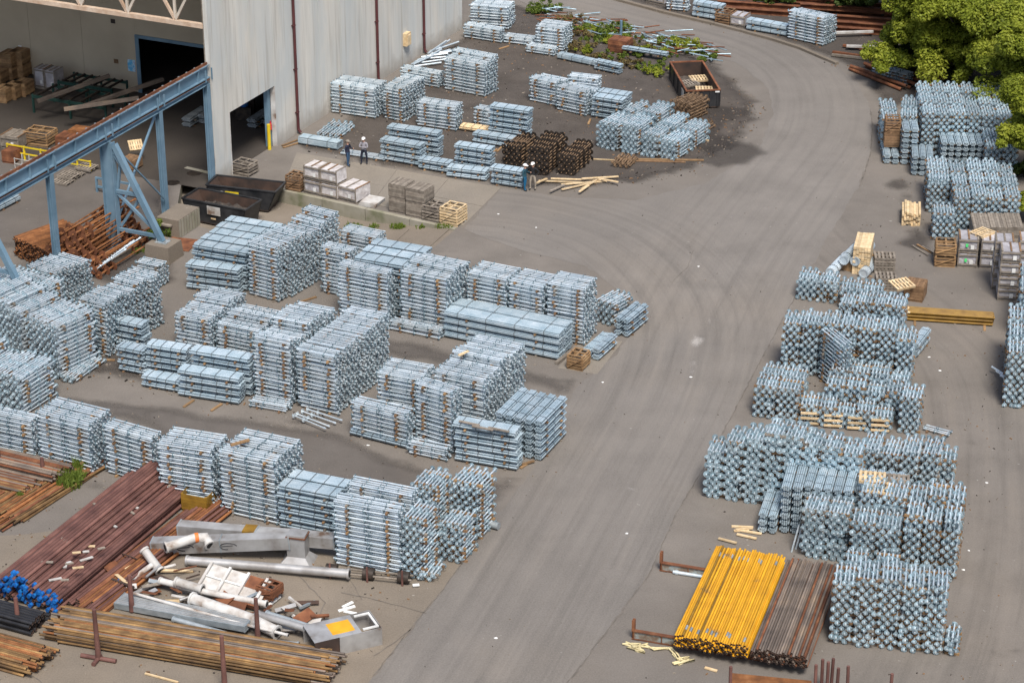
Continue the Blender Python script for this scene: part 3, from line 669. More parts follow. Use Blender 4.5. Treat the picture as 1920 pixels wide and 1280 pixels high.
def hts(Ht, a, n):
    if isinstance(Ht, (list, tuple)): q = [h if h < 12 else zat(a[0], a[1], h) for h in Ht]; return [q[min(i, len(q)-1)] for i in range(n)]
    if Ht > 12: Ht = zat(a[0], a[1], Ht)
    return [Ht]*n
def H(a, b, Ht, nd, label, group, W=.93, single=None, jit=1, **kw):
    """piles lie along the front edge a-b; nd columns one behind the other"""
    o, dx, dy, L, ang = frame(a, b); hs = hts(Ht, a, nd); rr = random.Random(int(a[0]*7+a[1]))
    if single is None: single = a[1] > 655
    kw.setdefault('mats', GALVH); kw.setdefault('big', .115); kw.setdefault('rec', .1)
    for i in range(nd):
        nl = max(1, round((hs[i]-.05)/kw.get('pitch', PITCH))) + (rr.choice((0, 0, 0, -1, 1))*jit if i else 0)
        p = o+dy*(i*(W+.07))+dx*rr.uniform(-.05, .05)
        pile_column(p, ang+rr.uniform(-.008, .008), L, W, max(1, nl), fit(label, ORD[i]+' from '+refof(a) if nd > 1 else ''), group, single, **kw)
def E(a, b, Ht, nd, label, group, L=2.0, W=.90, single=None, jit=1, nc=None, skew=0., **kw):
    """piles point away from the front edge a-b; nd rows deep"""
    o, dx, dy, T, ang = frame(a, b); nc = nc or max(1, round(T/(W+.06))); wd = T/nc; hs = hts(Ht, a, nc); rr = random.Random(int(a[0]*7+a[1]*3))
    if single is None: single = a[1] > 655
    for j in range(nd):
        for i in range(nc):
            nl = max(1, round((hs[i]-.05)/kw.get('pitch', PITCH)))+rr.choice((0, 0, 0, -1))*jit*(1 if j or nc > 2 else 0)
            p = o+dx*((i+1)*wd-.03)+dy*(j*(L+.12)+rr.uniform(-.05, .05))
            pile_column(p, ang+math.pi/2+skew+rr.uniform(-.008, .008), L, wd-.06, max(1, nl), fit(label, ORD[i]+' from '+refof(a) if nc > 1 else '', ('front', 'second', 'third')[j]+' row' if nd > 1 else ''), group, single, **kw)
# ================================================================ STRAPPED BUNDLES OF PLAIN BARS
def bars_mesh(L, W, h, var, mat):
    k = ('b', round(L, 1), round(W, 2), round(h, 2), var, mat.name)
    if k in _cache: return _cache[k]
    rr = random.Random(var*3+1); mb = MB(); s = .078; nb = max(2, int(W/s)); nh = max(1, int(h/s)); L = round(L, 1)
    for j in range(nh):
        cut = 1 if (j in (0, nh-1) and nh > 2 and nb > 4) else 0
        for i in range(cut, nb-cut):
            if nh > 2 and 0 < j < nh-1 and 1 < i < nb-2 and 0: continue
            dx = rr.uniform(-.03, .03); y = (i+.5)*W/nb; z = (j+.5)*h/nh+(rr.uniform(-.014, .010) if j == nh-1 else 0); q = s*.46
            vs = [(x, y+yy*q, z+zz*q*1.0) for x in (dx, L+dx) for yy, zz in ((-1, -.6), (-.6, -1), (.6, -1), (1, -.6), (1, .6), (.6, 1), (-.6, 1), (-1, .6))]
            edge = j in (0, nh-1) or i in (cut, nb-cut-1)
            fs = [tuple(range(7, -1, -1)), tuple(range(8, 16))]
            if edge: fs += [(t, (t+1) % 8, (t+1) % 8+8, t+8) for t in range(8)]
            mb.add(vs, fs)
    _cache[k] = mb.mesh('bars', mat); return _cache[k]
def strap_mesh(W, h):
    k = ('s', round(W, 2), round(h, 2))
    if k not in _cache:
        mb = MB(); a = .012; w_ = .014; c = .07
        pts = [(c, -a), (W-c, -a), (W+a, c), (W+a, h-c), (W-c, h+a), (c, h+a), (-a, h-c), (-a, c)]
        vs = []
        for x in (-w_, w_):
            for y, z in pts: vs.append((x, y, z))
        mb.add(vs, [(i, (i+1) % 8, (i+1) % 8+8, i+8) for i in range(8)]); _cache[k] = mb.mesh('strap', M['strap'])
    return _cache[k]
nbun = [0]
def lev(i, n): return '' if n == 1 else ('bottom' if i == 0 else ('topmost' if i == n-1 else ORD[i]+' up'))
def bundle(org, ang, L, W, h, z, label, group, straps=3, mat=None, name='bar_bundle', timber=True):
    nbun[0] += 1; rr = random.Random(nbun[0]*13); root = empty(name, (org[0], org[1], z), ang, label, 'bar bundle', group)
    t = .08 if timber else 0
    o = link('bars', bars_mesh(L, W, h, rr.randrange(3), mat or M['galv_bar']), root, (0, 0, t)); o['kind'] = 'stuff'
    for i in range(straps): link('strap', strap_mesh(W, h), root, (L*(i+.5)/straps+rr.uniform(-.04, .04), 0, t))
    if timber:
        for fx in (.2, .8): link('timber', timber_mesh(W, .08, TIMB[rr.randrange(4)]), root, (L*fx+rr.uniform(-.08, .08), 0, .04))
    return root
def Bn(a, b, n, nd, label, group, W=.9, h=.30, straps=4, mat=None, jit=0., timber=True, z0=0.):
    """n bundles high, nd deep, bars along the front edge"""
    o, dx, dy, L, ang = frame(a, b); rr = random.Random(int(a[0]*5+a[1]))
    for j in range(nd):
        nn = n[j] if isinstance(n, (list, tuple)) else n
        for i in range(nn):
            p = o+dy*(j*(W+.06)+rr.uniform(-.03, .03))+dx*rr.uniform(-.06-jit, .06+jit)
            bundle(p, ang+rr.uniform(-.006, .006), L, W, h, z0+i*(h+(.10 if timber else .02)), fit(label, lev(i, nn), (('front', 'second', 'third', 'fourth', 'fifth')[j]+' row') if nd > 1 else ''), group, straps, mat, timber=timber)
def BE(a, b, n, nd, label, group, L=2.2, W=.45, h=.26, straps=3, nc=None, mat=None, timber=True, z0=0.):
    o, dx, dy, T, ang = frame(a, b); nc = nc or max(1, round(T/(W+.04))); wd = T/nc; rr = random.Random(int(a[0]*5+a[1]))
    for j in range(nd):
        for c in range(nc):
            nn = n[c % len(n)] if isinstance(n, (list, tuple)) else n
            for i in range(nn):
                p = o+dx*((c+1)*wd-.02)+dy*(j*(L+.1)+rr.uniform(-.05, .05))
                bundle(p, ang+math.pi/2+rr.uniform(-.006, .006), L, wd-.04, h, z0+i*(h+(.10 if timber else .02)), fit(label, lev(i, nn), ORD[c]+' from '+refof(a) if nc > 1 else ''), group, straps, mat, timber=timber)
def top(u, v, z):          # ground pixel below a point seen at height z
    p = P(u, v, z); q = (p.x, p.y); d = Vector((p.x, p.y, -HC)); k = d.y*c_-d.z*s_
    return (960+F*d.x/k, 640-F*(d.y*s_+d.z*c_)/k)
HS = 'galvanised helical piles'
# ---------------------------------------------------------------- by the crane runway and the dumpsters
Bn((350, 543), (446, 556), 4, 1, 'strapped bar bundle in the low row beside the concrete footing', 'bar bundles in the low row by the footing', h=.31)
Bn((364, 531), (462, 548), 6, 5, 'strapped bar bundle in the block before the black dumpsters', 'bar bundles in front of the dumpsters', h=.31)
H((467, 554), (525, 570), 3.5, 6, 'tall galvanised pile column beside the bar bundles by the dumpsters', 'pile columns by the dumpsters', single=True)
H(top(636, 430, 1.35), top(707, 445, 1.35), 1.35, 1, 'low stack of galvanised helical piles beside the tan concrete ramp', None, W=1.2)
H((601, 549), (662, 562), 2.9, 1, 'galvanised helical pile stack wedged between tall dumpster-side block and bolted pile row', None, single=True)
H((634, 592), (731, 613), 3.3, 1, 'tall front column of galvanised helical piles beside the alley, bar bundles behind it', None, single=True)
Bn(top(663, 484, 3.2), top(768, 502, 3.2), 8, 3, 'strapped bar bundle stacked high between two pile blocks', 'bar bundles between the helical blocks', h=.31, W=1.0)
H((748, 612), (838, 631), 3.35, 3, 'tall galvanised pile column next to the high bar bundle block', 'pile columns behind the long bars', single=True)
H((728, 620), (827, 640), .68, 1, 'low row of galvanised helical piles at the foot of the tall columns', None, W=.6)
H((874, 608), (950, 624), 3.3, 2, 'tall galvanised pile stack behind the six-metre bundles nearest the tall block', 'pile stacks behind the long bars', single=True)
H((952, 622), (1020, 637), 3.3, 2, 'tall galvanised pile stack behind the six-metre bundles in the middle', 'pile stacks behind the long bars', single=True)
H((1022, 636), (1094, 650), 3.35, 2, 'tall galvanised pile stack behind the six-metre bundles nearest the road', 'pile stacks behind the long bars', single=True)
Bn((832, 634), (1044, 678), 4, 2, 'six-metre long strapped bundle of galvanised bars beside the alley', 'long bar bundles', W=.95, h=.32, straps=4)
E((1111, 603), (1148, 615), 1.5, 1, 'square stack of galvanised helical piles pointing at the road beside loose bars', None, L=2.0, single=True)
BE((1150, 628), (1180, 635), 3, 1, 'strapped bar bundle in the small stack at the road', 'bar bundles at the road edge', L=2.4, h=.28)
BE((1086, 668), (1108, 673), 1, 1, 'strapped galvanised bar bundle lying behind the small wooden crate', 'bar bundles behind the small crate', L=2.6, nc=1, h=.34)
BE((1108, 674), (1126, 678), 2, 1, 'strapped galvanised bar bundle lying behind the small wooden crate', 'bar bundles behind the small crate', L=2.2, nc=1, h=.26)
# ---------------------------------------------------------------- middle of the left yard
H((330, 650), (400, 664), 2.1, 4, 'galvanised pile column behind the low pale bar bundles', 'pile columns behind the low bar bundles')
H((407, 662), (492, 680), 1.75, 3, 'low galvanised pile column beside the tall double block', 'low pile columns beside the double block')
H((477, 748), (551, 764), 3.6, 5, 'tall galvanised pile column in the dumpster-side half of double block', 'pile columns of the double block, left half')
H((557, 764), (634, 781), 3.45, 6, 'tall galvanised pile column in the road-side half of double block', 'pile columns of the double block, right half')
H((464, 764), (538, 777), .45, 1, 'two low layers of galvanised helical piles at the foot of the double block', None, W=.8)
Bn((222, 696), (272, 706), 4, 1, 'short strapped bar bundle in the low stack beside tall pile columns', 'short bar bundles by the pile columns', h=.27)
Bn((277, 704), (352, 716), 5, 1, 'strapped bar bundle in the middle stack on the dark earth', 'bar bundles, middle stack on dark earth', h=.27)
Bn((266, 727), (338, 740), 2, 1, 'strapped bar bundle in the two-bundle stack on the dark earth', 'bar bundles, two-high stack on dark earth', h=.27)
Bn((362, 728), (470, 746), 6, 1, 'strapped bar bundle in the rear stack touching the double block', 'bar bundles, rear stack by the double block', h=.27)
Bn((336, 744), (449, 762), 4, 1, 'strapped bar bundle in the stack with bearers sticking into the alley', 'bar bundles, front stack beside the alley', h=.30)
H((151, 657), (203, 671), [3.2, 3.0, 3.2, 3.3, 3.4], 5, 'tall galvanised pile column below the crane runway footing', 'pile columns below the runway footing', single=True)
Bn((207, 655), (268, 668), 5, 1, 'short strapped bundle of bars leaning against the tall pile columns', 'short bar bundles against the pile columns', h=.27)
H(top(48, 497, 2.2), top(106, 514, 2.2), 2.2, 3, 'galvanised pile stack under the blue column and rusty heap', 'pile stacks under the blue column')
H((255, 530), (302, 540), 1.3, 1, 'small stack of galvanised helical piles on dark earth next to the concrete footing', None)
# far left blocks whose piles point towards the runway
E((52, 692), (113, 716), 3.4, 1, 'tall runway-pointing pile column beside the dark earth', 'pile columns pointing at the runway', L=3.0)
E((-45, 655), (45, 688), [3.6, 3.6, 3.5, 3.3], 1, 'tall runway-pointing pile column at the end of its row', 'pile columns at the far end of the row', L=3.2)
E((-70, 755), (44, 785), [3.0, 2.4, 2.2], 1, 'stepped runway-pointing pile column beside the alley', 'stepped pile columns beside the alley', L=3.0)
E((113, 717), (140, 723), .5, 1, 'few loose galvanised helical piles lying at the foot of the tall columns', None, L=3.0, nc=1)
E((-60, 600), (60, 635), 2.6, 1, 'lower runway-pointing pile column in the rear row', 'pile columns in the rear row', L=3.0)
# ---------------------------------------------------------------- front row beside the rusty pipes
H((-28, 838), (66, 858), 2.1, 1, 'galvanised helical pile stack behind the racked brown bars at the picture end of the row', None)
H((72, 862), (174, 890), 2.85, 2, 'galvanised helical pile stack behind the tuft of weeds', 'pile stacks behind the weeds')
H((198, 888), (293, 916), 2.7, 1, 'galvanised helical pile stack directly behind the end of the maroon pipes', None)
H((298, 940), (405, 958), 3.3, 2, 'tall galvanised helical pile stack behind the yellow scrap bin', 'pile stacks behind the yellow bin')
H((412, 962), (520, 986), 3.35, 3, 'tall galvanised pile stack behind the silver box beams', 'pile stacks behind the box beams')
Bn((524, 992), (632, 1014), 6, 2, 'strapped bar bundle between two tall pile stacks', 'bar bundles of the front row', h=.29)
H((624, 1060), (751, 1084), 3.35, 1, 'tall galvanised helical pile stack at the end of the silver pipe', None)
H(top(650, 900, 3.3), top(775, 925, 3.3), 3.2, 1, 'tall galvanised helical pile stack hidden half behind the one at the silver pipe', None)
E((753, 1085), (794, 1094), 3.1, 1, 'tall galvanised pile column showing round plates beside the silver pipe end', None, L=1.9, nc=1)
E((822, 1052), (868, 1062), [2.1], 1, 'galvanised pile column showing round plates at the corner of the asphalt', None, L=1.8, nc=1)
E((772, 1018), (818, 1028), 3.1, 1, 'tall galvanised pile column in the middle of the corner group', None, L=1.9, nc=1)
E((842, 1004), (900, 1018), 2.9, 1, 'tall galvanised pile column at the back of the corner group by the asphalt', None, L=1.9, nc=1)
E((784, 1090), (815, 1096), .6, 1, 'short low stack of galvanised piles at the foot of the corner group', None, L=1.5, nc=1)
# ---------------------------------------------------------------- centre group between the alleys
Bn((655, 818), (765, 846), 1, 1, 'strapped bar bundle underneath a helical pile stack beside the alley', None, h=.30, W=1.0)
H((656, 818), (766, 845), 1.65, 1, 'galvanised helical pile stack standing on a bar bundle beside the alley', None, z0=.40, timber=True)
H(top(703, 694, 3.2), top(790, 710, 3.2), 3.2, 2, 'tall galvanised pile column behind the stack on a bar bundle', 'pile columns behind the stack on the bar bundle')
H((776, 830), (850, 852), 3.45, 1, 'tall narrow galvanised helical pile column in front of the long stepped block', None)
H((760, 852), (838, 868), .65, 1, 'low galvanised helical pile stack at the foot of the narrow column', None, W=.8)
H((812, 800), (910, 822), 3.3, 5, 'tall galvanised pile column in the stepped block', 'pile columns of the stepped block')
Bn((851, 866), (968, 886), 6, 1, 'strapped bar bundle in the stack topped with broken planks', 'bar bundles with planks on top', h=.26, W=1.0, timber=True)
BE((926, 846), (1018, 866), 6, 1, 'strapped bar bundle at the alley corner pointing away', 'bar bundles pointing at the road', L=3.0, W=.5, nc=5, h=.27)
# ---------------------------------------------------------------- right-hand rows
E((1490, 562), (1568, 572), 1.4, 1, 'galvanised pile column showing round plates below the round bar bundles', 'pile columns below the round bundles', L=1.7, single=True)
E((1572, 582), (1652, 590), 1.5, 1, 'galvanised pile column showing round plates beside the dark pallets', 'pile columns beside the dark pallets', L=1.7, single=True)
E((1568, 640), (1690, 655), 2.6, 1, 'galvanised pile column whose tops end at the ochre bars', 'pile columns at the ochre bars', L=1.8, single=True)
E((1461, 700), (1708, 728), [3.0, 3.1, 3.1, 3.2, 3.2, 3.2, 2.9], 1, 'tall galvanised pile column in the row behind the leaning bundle', 'pile columns behind the leaning bundle', L=1.9)
H((1531, 708), (1570, 742), 2.9, 1, 'galvanised helical pile bundle set at an angle against the round plates', None, W=.8)
BE((1702, 668), (1722, 672), 2, 1, 'strapped galvanised bar bundle at the end of the row near the ochre bars', 'bar bundles near the ochre bars', L=2.2, nc=1, h=.35)
E((1542, 772), (1694, 790), 1.6, 2, 'galvanised pile column behind the timber-faced row', 'pile columns behind the timber-faced row', L=1.6)
E((1410, 782), (1494, 793), 1.9, 2, 'galvanised pile column at the road end', 'pile columns at the road side', L=1.7)
E((1496, 797), (1672, 815), 1.2, 1, 'low galvanised pile column with pale timbers across its front', 'pile columns with timber fronts', L=1.7)
E((1682, 812), (1722, 817), [2.0], 1, 'galvanised pile column at the open end of the timber-faced row', None, L=1.8, nc=1)
H((1726, 808), (1778, 822), .34, 1, 'short galvanised rods lying flat on the ground at the end of the row', None, W=.6)
E((1318, 932), (1605, 976), [2.5, 3.1, 3.5, 3.8, 3.8, 3.7, 3.6, 3.5], 1, 'tall galvanised pile column in the wide wall of plates', 'pile columns in the wall of plates', L=1.8, big=.15)
E((1606, 912), (1756, 926), [2.0, 2.0, 2.1, 2.0], 1, 'galvanised pile column with slanting shafts beside the wide wall', 'pile columns with slanting shafts', L=2.1, skew=-.12)
E((1754, 916), (1788, 920), 1.6, 1, 'small galvanised pile column with pale timbers sticking out', None, L=1.6, nc=1)
BE((1459, 1000), (1500, 1005), 7, 1, 'strapped bar bundle with dark square ends', 'bar bundles with dark square ends', L=2.4, W=.4, h=.27)
BE((1500, 1000), (1592, 1012), 7, 1, 'strapped bar bundle in the stack under pallet boards', 'bar bundles under the pallets', L=2.4, W=.4, h=.27)
BE((1419, 999), (1456, 1004), 3, 1, 'strapped bar bundle in the low stack by loose timbers', 'low bar bundles by the loose timbers', L=2.4, W=.4, h=.27)
E((1498, 1043), (1586, 1057), 2.5, 1, 'galvanised pile column with large plates beside the brown pipes', 'pile columns with large plates', L=1.8, big=.15)
E((1588, 1068), (1684, 1080), 2.55, 1, 'galvanised pile column showing large plates behind the nearest pile wall', 'pile columns behind the nearest wall', L=1.8, big=.14)
E((1602, 1030), (1690, 1043), 3.0, 1, 'galvanised pile column filling the gap beside the dark plates', 'pile columns filling the gap', L=1.75)
BE((1596, 992), (1688, 1002), 6, 1, 'galvanised bar bundle under the grey boards', 'bar bundles under the grey boards', L=2.2, W=.45)
E((1686, 1080), (1792, 1094), 3.3, 2, 'tall galvanised pile column with small dark plates', 'pile columns with dark plates', L=1.75)
E((1580, 1120), (1622, 1124), 1.9, 1, 'small galvanised pile column tucked behind the plate wall next to the brown pipes', 'small columns behind the nearest wall', L=1.5, nc=1)
E((1636, 1124), (1680, 1129), 1.9, 1, 'small galvanised pile column tucked behind the plate wall next to the dark plates', 'small columns behind the nearest wall', L=1.5, nc=1)
E((1553, 1209), (1768, 1231), 3.35, 1, 'tall pile column in the wall of plates facing the steel plate', 'pile columns of the front wall', L=1.75, nc=5)
E((1768, 1230), (1796, 1234), 1.0, 1, 'knee-high galvanised pile stack at the outer end of the front wall', None, L=1.5, nc=1)
# ---------------------------------------------------------------- right edge below the trees
E((1878, 764), (1965, 772), 3.3, 3, 'tall galvanised pile column alone across the yard', 'pile columns across the yard', L=2.0)
E((1903, 640), (1975, 646), 3.2, 2, 'galvanised pile column beside the wrapped pallets', 'pile columns beside the wrapped pallets', L=2.0)
E((1785, 442), (1908, 447), 2.85, 3, 'galvanised pile column behind the wrapped pallets', 'pile columns behind the wrapped pallets', L=2.0)
E((1735, 400), (1777, 402), 2.3, 2, 'galvanised pile column behind the pale lumber heap', 'pile columns behind the lumber heap', L=2.0, nc=1)
E((1746, 452), (1789, 454), 1.75, 1, 'low galvanised pile column in front of its taller neighbours', None, L=1.9, nc=1)
E(top(1850, 275, 2.3), top(1912, 277, 2.3), 2.3, 2, 'galvanised pile column under the branches beside bar bundles', 'pile columns under the branches', L=2.0)
BE(top(1765, 268, 1.7), top(1845, 270, 1.7), 5, 1, 'strapped bar bundle among pile columns under trees', 'bar bundles under the trees', L=2.2, W=.42)
E((1724, 297), (1890, 302), [3.2, 3.2, 3.1, 3.2], 3, 'tall galvanised pile column in the tree-overhung block', 'pile columns overhung by the trees', L=2.05)
E((1650, 284), (1682, 285), 2.3, 2, 'galvanised pile column behind the stacked brown crates', 'pile columns behind the brown crates', L=2.0, nc=1)
E((1683, 284), (1716, 286), 2.6, 2, 'galvanised pile column beside the brown crates', 'pile columns beside the brown crates', L=2.0, nc=1)
BE((1655, 308), (1686, 309), 2, 1, 'strapped bar bundle under the stacked brown crates', 'bar bundles under the brown crates', L=2.0, nc=2)
BE((1687, 309), (1719, 310), [7, 7], 1, 'strapped bar bundle in tall stack beside brown crates', 'bar bundles beside the brown crates', L=1.6, nc=2, h=.26)
BE((1707, 330), (1748, 332), [4, 4], 1, 'strapped bar bundle at the road end of the block', 'bar bundles at the road end of the block', L=2.2, W=.45)
# ---------------------------------------------------------------- dark yard beside the workshop wall
Y1 = 'galvanised pile stack at the far corner of the workshop wall'
H((881, 52), (956, 58), 1.75, 2, Y1, 'pile stacks at the far wall corner')
H((867, 72), (940, 83), 1.2, 1, 'low stack of galvanised helical piles in front of the far wall corner', None)
H((942, 82), (1000, 89), .75, 1, 'low stack of galvanised helical piles beside the weeds', None)
H((1003, 97), (1058, 104), 2.0, 2, 'tall stack of galvanised helical piles beside the weed bed', 'pile stacks beside the weed bed')
H((985, 100), (1040, 108), .65, 1, 'low row of galvanised piles at the foot of the stack by the weeds', None)
H((749, 154), (822, 167), 1.15, 1, 'low stack of galvanised helical piles against the wall under the leaning bars', None)
H((831, 169), (908, 184), 2.5, 2, 'tall galvanised pile stack alone amid the dark yard', 'tall stacks in the middle of the dark yard')
H((621, 213), (705, 225), 2.2, 2, 'galvanised pile stack touching the workshop wall by the downpipe', 'pile stacks touching the wall')
H((718, 223), (758, 231), 2.45, 3, 'narrow galvanised pile stack beside the one at the wall', 'narrow pile stacks')
H((779, 237), (855, 248), 1.9, 1, 'slanting-topped stack of galvanised helical piles in the dark yard', None, W=1.2)
E((588, 262), (632, 268), .5, 1, 'low row of galvanised piles lying on the earth along the wall', 'low piles along the wall', L=3.0)
Bn((558, 272), (630, 284), 1, 1, 'single galvanised bar bundle on the earth beside the side door', None, h=.5, straps=2)
H((636, 292), (722, 305), .35, 1, 'thin layer of galvanised piles lying behind the two standing people', None)
Bn((728, 285), (822, 299), 5, 1, 'strapped bar bundle in the rear stack behind the standing people', 'bar bundles, rear stack behind the people', h=.26)
Bn((712, 301), (787, 314), 4, 1, 'strapped bar bundle in the stack right beside the standing people', 'bar bundles, stack beside the people', h=.27, W=1.0)
Bn((784, 318), (840, 327), 2, 1, 'strapped bar bundle in the small pair at the apron edge', 'bar bundles, small pair at the apron', h=.28)
Bn((852, 314), (918, 324), 4, 1, 'strapped bar bundle in the rear stack near the black piles', 'bar bundles, rear stack near the black piles', h=.30)
Bn((838, 333), (911, 342), 2, 1, 'strapped bar bundle lying at the edge of the asphalt', 'bar bundles at the asphalt edge', h=.26)
Bn((920, 347), (978, 356), 3, 1, 'strapped bar bundle behind the person in blue trousers', 'bar bundles behind the person in blue', h=.31)
H((887, 237), (926, 244), 1.5, 1, 'small helical pile stack behind the six-high bar bundles', None)
Bn((916, 258), (990, 269), 6, 1, 'strapped bar bundle in the six-high stack in the dark yard', 'bar bundles, six-high stack', h=.28, W=1.0)
Bn((886, 269), (960, 281), 2, 1, 'strapped bar bundle lying before the six-high stack', 'bar bundles before the six-high stack', h=.28)
Bn((862, 246), (920, 254), 1, 1, 'single cream-coloured bar bundle on the dark earth', None, h=.3, mat=M['timber_pale'])
H((990, 190), (1042, 201), 1.85, 2, 'galvanised pile stack with yellowed top in the dark yard', 'pile stacks with yellowed tops')
H((1062, 187), (1122, 194), 1.8, 1, 'galvanised helical pile stack behind the pair in the dark yard', None)
H((1041, 207), (1099, 220), 1.9, 2, 'galvanised helical pile stack beside the three-high bar bundles', 'pile stacks beside the three-high bundles')
Bn((1108, 221), (1165, 230), 4, 2, 'strapped bar bundle behind the fan of piles', 'bar bundles behind the fan of piles', h=.30, W=1.0)
E((1117, 276), (1156, 286), 1.9, 2, 'apron-side galvanised pile column in the fan of large plates', 'pile columns in the fan', L=2.6, big=.16)
E((1162, 287), (1194, 293.5), 2.1, 2, 'second galvanised pile column in the fan of large plates', 'pile columns in the fan', L=2.6, big=.16)
E((1200, 293), (1229, 299), 1.6, 2, 'third galvanised pile column in the fan of large plates', 'pile columns in the fan', L=2.4, big=.16)
E((1233, 298), (1266, 305), 1.5, 2, 'outermost galvanised pile column in the fan of large plates', 'pile columns in the fan', L=2.4, big=.16)
E((941, 309), (976, 315), 1.5, 1, 'shortest black helical pile bundle with rusty shafts behind the two people in hard hats', 'black pile bundles', L=2.8, big=.19, mats=BLK, timber=False, nc=1)
E((988, 326), (1028, 332), 1.8, 1, 'middle black helical pile bundle with rusty shafts behind the two people in hard hats', 'black pile bundles', L=3.2, big=.19, mats=BLK, timber=False, nc=1)
E((1044, 328), (1078, 333), 1.5, 1, 'outermost black helical pile bundle with rusty shafts behind the two people in hard hats', 'black pile bundles', L=3.2, big=.19, mats=BLK, timber=False, nc=1)
E((1255, 222), (1292, 232), 1.5, 1, 'brown rusty pile bundle against the open dumpster', None, nc=1, L=2.4, big=.13, mats=BRN, timber=False)
E((1283, 250), (1312, 257), .6, 1, 'low brown rusty pile bundle at the end of the fan', None, L=2.2, big=.12, mats=BRN, timber=False)
E((1145, 314), (1182, 319), .55, 1, 'low brown rusty pile bundle beside the loose boards', None, L=1.8, big=.12, mats=BRN, timber=False)
Bn((1043, 112), (1118, 128), 1, 1, 'single bar bundle along the near edge of the weed bed', None, h=.4, W=.7)
Bn((1113, 132), (1158, 142), 2, 1, 'strapped bar bundle at the corner of the weed bed', 'bar bundles at the weed bed corner', h=.30, W=.7)
Bn((1165, 105), (1248, 118), 1, 1, 'bar bundle propped over the weeds next to the rusty box', None, h=.3, W=.6, z0=.35)
# ---------------------------------------------------------------- along the kerb of the bend
H((1249, 20), (1292, 24), 1.2, 1, 'galvanised helical pile stack at the kerb end beside rusty girders', None)
Bn((1297, 32), (1350, 41), 3, 1, 'strapped bar bundle on the kerb beside the wooden crates', 'bar bundles on the kerb by the crates', h=.32)
Bn((1398, 57), (1472, 70), 2, 1, 'strapped bar bundle on the kerb between crate and tall stack', 'bar bundles on the kerb', h=.34)
H((1474, 73), (1543, 88), 2.2, 2, 'tall galvanised helical pile stack on the kerb of the bend', 'tall stacks on the kerb')
H((1632, 143), (1668, 155), .95, 1, 'low galvanised pile stack on the verge under the branches', None)
H(top(1664, 130, .9), top(1702, 140, .9), .9, 1, 'galvanised pile stack half hidden by the branches on the verge', None)

for n_, l_ in sorted(set(LONG)): print('LONG', n_, l_)
# ================================================================ CRATES AND PALLETS
def bd(root, nm, mat, x0, y0, z0, x1, y1, z1, rot=None):
    mb = MB(); mb.box(x0, y0, z0, x1, y1, z1); return mb.build(nm, mat, root)
def crate(a, b, D, h, label, group=None, style='slat', mat=None, z0=0., lab=False, ang=0., cat='crate', name=None, lid=True):
    o, dx, dy, L, an = frame(a, b); mat = mat or M['timber_brown']
    nm = name or {'slat': 'slatted_crate', 'wrap': 'wrapped_crate', 'box': 'wooden_box'}[style]
    r = empty(nm, (o.x, o.y, z0), an+ang, label, cat, group); t = .035
    for y in (.0, D/2-.05, D-.1): bd(r, 'runner', M['timber_grey'] if style == 'wrap' else mat, 0, y, 0, L, y+.1, .11)
    if style == 'wrap':
        rr = random.Random(int(a[0])); mb = MB(); nx = 5; pts = []
        bm = bmesh.new(); bmesh.ops.create_cube(bm, size=1); bmesh.ops.subdivide_edges(bm, edges=bm.edges[:], cuts=4, use_grid_fill=True)
        for v in bm.verts:
            k = 1-.04*rr.random(); v.co = Vector(((v.co.x*k+.5)*L, (v.co.y*k+.5)*D, (v.co.z*(1-.03*rr.random())+.5)*(h-.13)+.12))
        me = bpy.data.meshes.new('wrapped_load'); bm.to_mesh(me); bm.free(); me.materials.append(mat if mat is not M['timber_brown'] else M['plastic']); wl = link('wrapped_load', me, r)
        for x in (0, L-.08): bd(r, 'post', M['timber_grey'], x, -.03, .1, x+.08, -.005, h-.02)
        for z in (.18, h-.16): bd(r, 'slat', M['timber_grey'], 0, -.055, z, L, -.031, z+.10)
        for x in (0, L/2-.05, L-.1): bd(r, 'lid_board', M['timber_grey'] if rr.random() < .5 else M['timber_brown'], x, 0, h, x+.1, D, h+.03)
        if lab: bd(wl, 'green_label', M['glow_green'], L*.35, -.075, h*.45, L*.35+.14, -.056, h*.45+.2)
        bd(wl, 'paper_label', M['white'], L*.6, -.075, h*.3, L*.6+.2, -.056, h*.3+.26)
    else:
        for x in (0, L-.08):
            for y in (0, D-.08): bd(r, 'post', mat, x, y, .11, x+.08, y+.08, h)
        n = max(3, int(h/.2)) if style == 'slat' else max(3, int(h/.17)); g = .11 if style == 'slat' else (h-.13)/n-.012
        for k in range(n):
            z = .13+k*(h-.13)/n
            bd(r, 'slat', mat, 0, -t, z, L, 0-.002, z+g); bd(r, 'slat', mat, 0, D+.002, z, L, D+t, z+g)
            bd(r, 'slat', mat, -t, 0, z, -.002, D, z+g); bd(r, 'slat', mat, L+.002, 0, z, L+t, D, z+g)
        if style == 'slat':
            for x in (0, L/2-.05, L-.1): bd(r, 'top_board', mat, x, 0, h, x+.1, D, h+.03)
            for y in (.0, D/2-.05, D-.1): bd(r, 'top_board', mat, 0, y, h+.031, L, y+.1, h+.055)
            mb = MB(); mb.bar((.05, -t-.015, .15), (L-.05, -t-.015, h-.1), .03, .09, (0, 1, 0)); mb.build('brace', mat, r)
        else:
            k = max(4, int(L/.14))
            for i in range(k if lid else 0): bd(r, 'lid_board', mat, i*L/k+.006, -.02, h, (i+1)*L/k-.006, D+.02, h+.03)
        bd(r, 'floor_board', M['dark_inside'], .03, .03, .11, L-.03, D-.03, .13)
        if style == 'slat' or not lid: bd(r, 'load', M['scrapfill'], .1, .1, .13, L-.1, D-.1, h*.55)
    return r
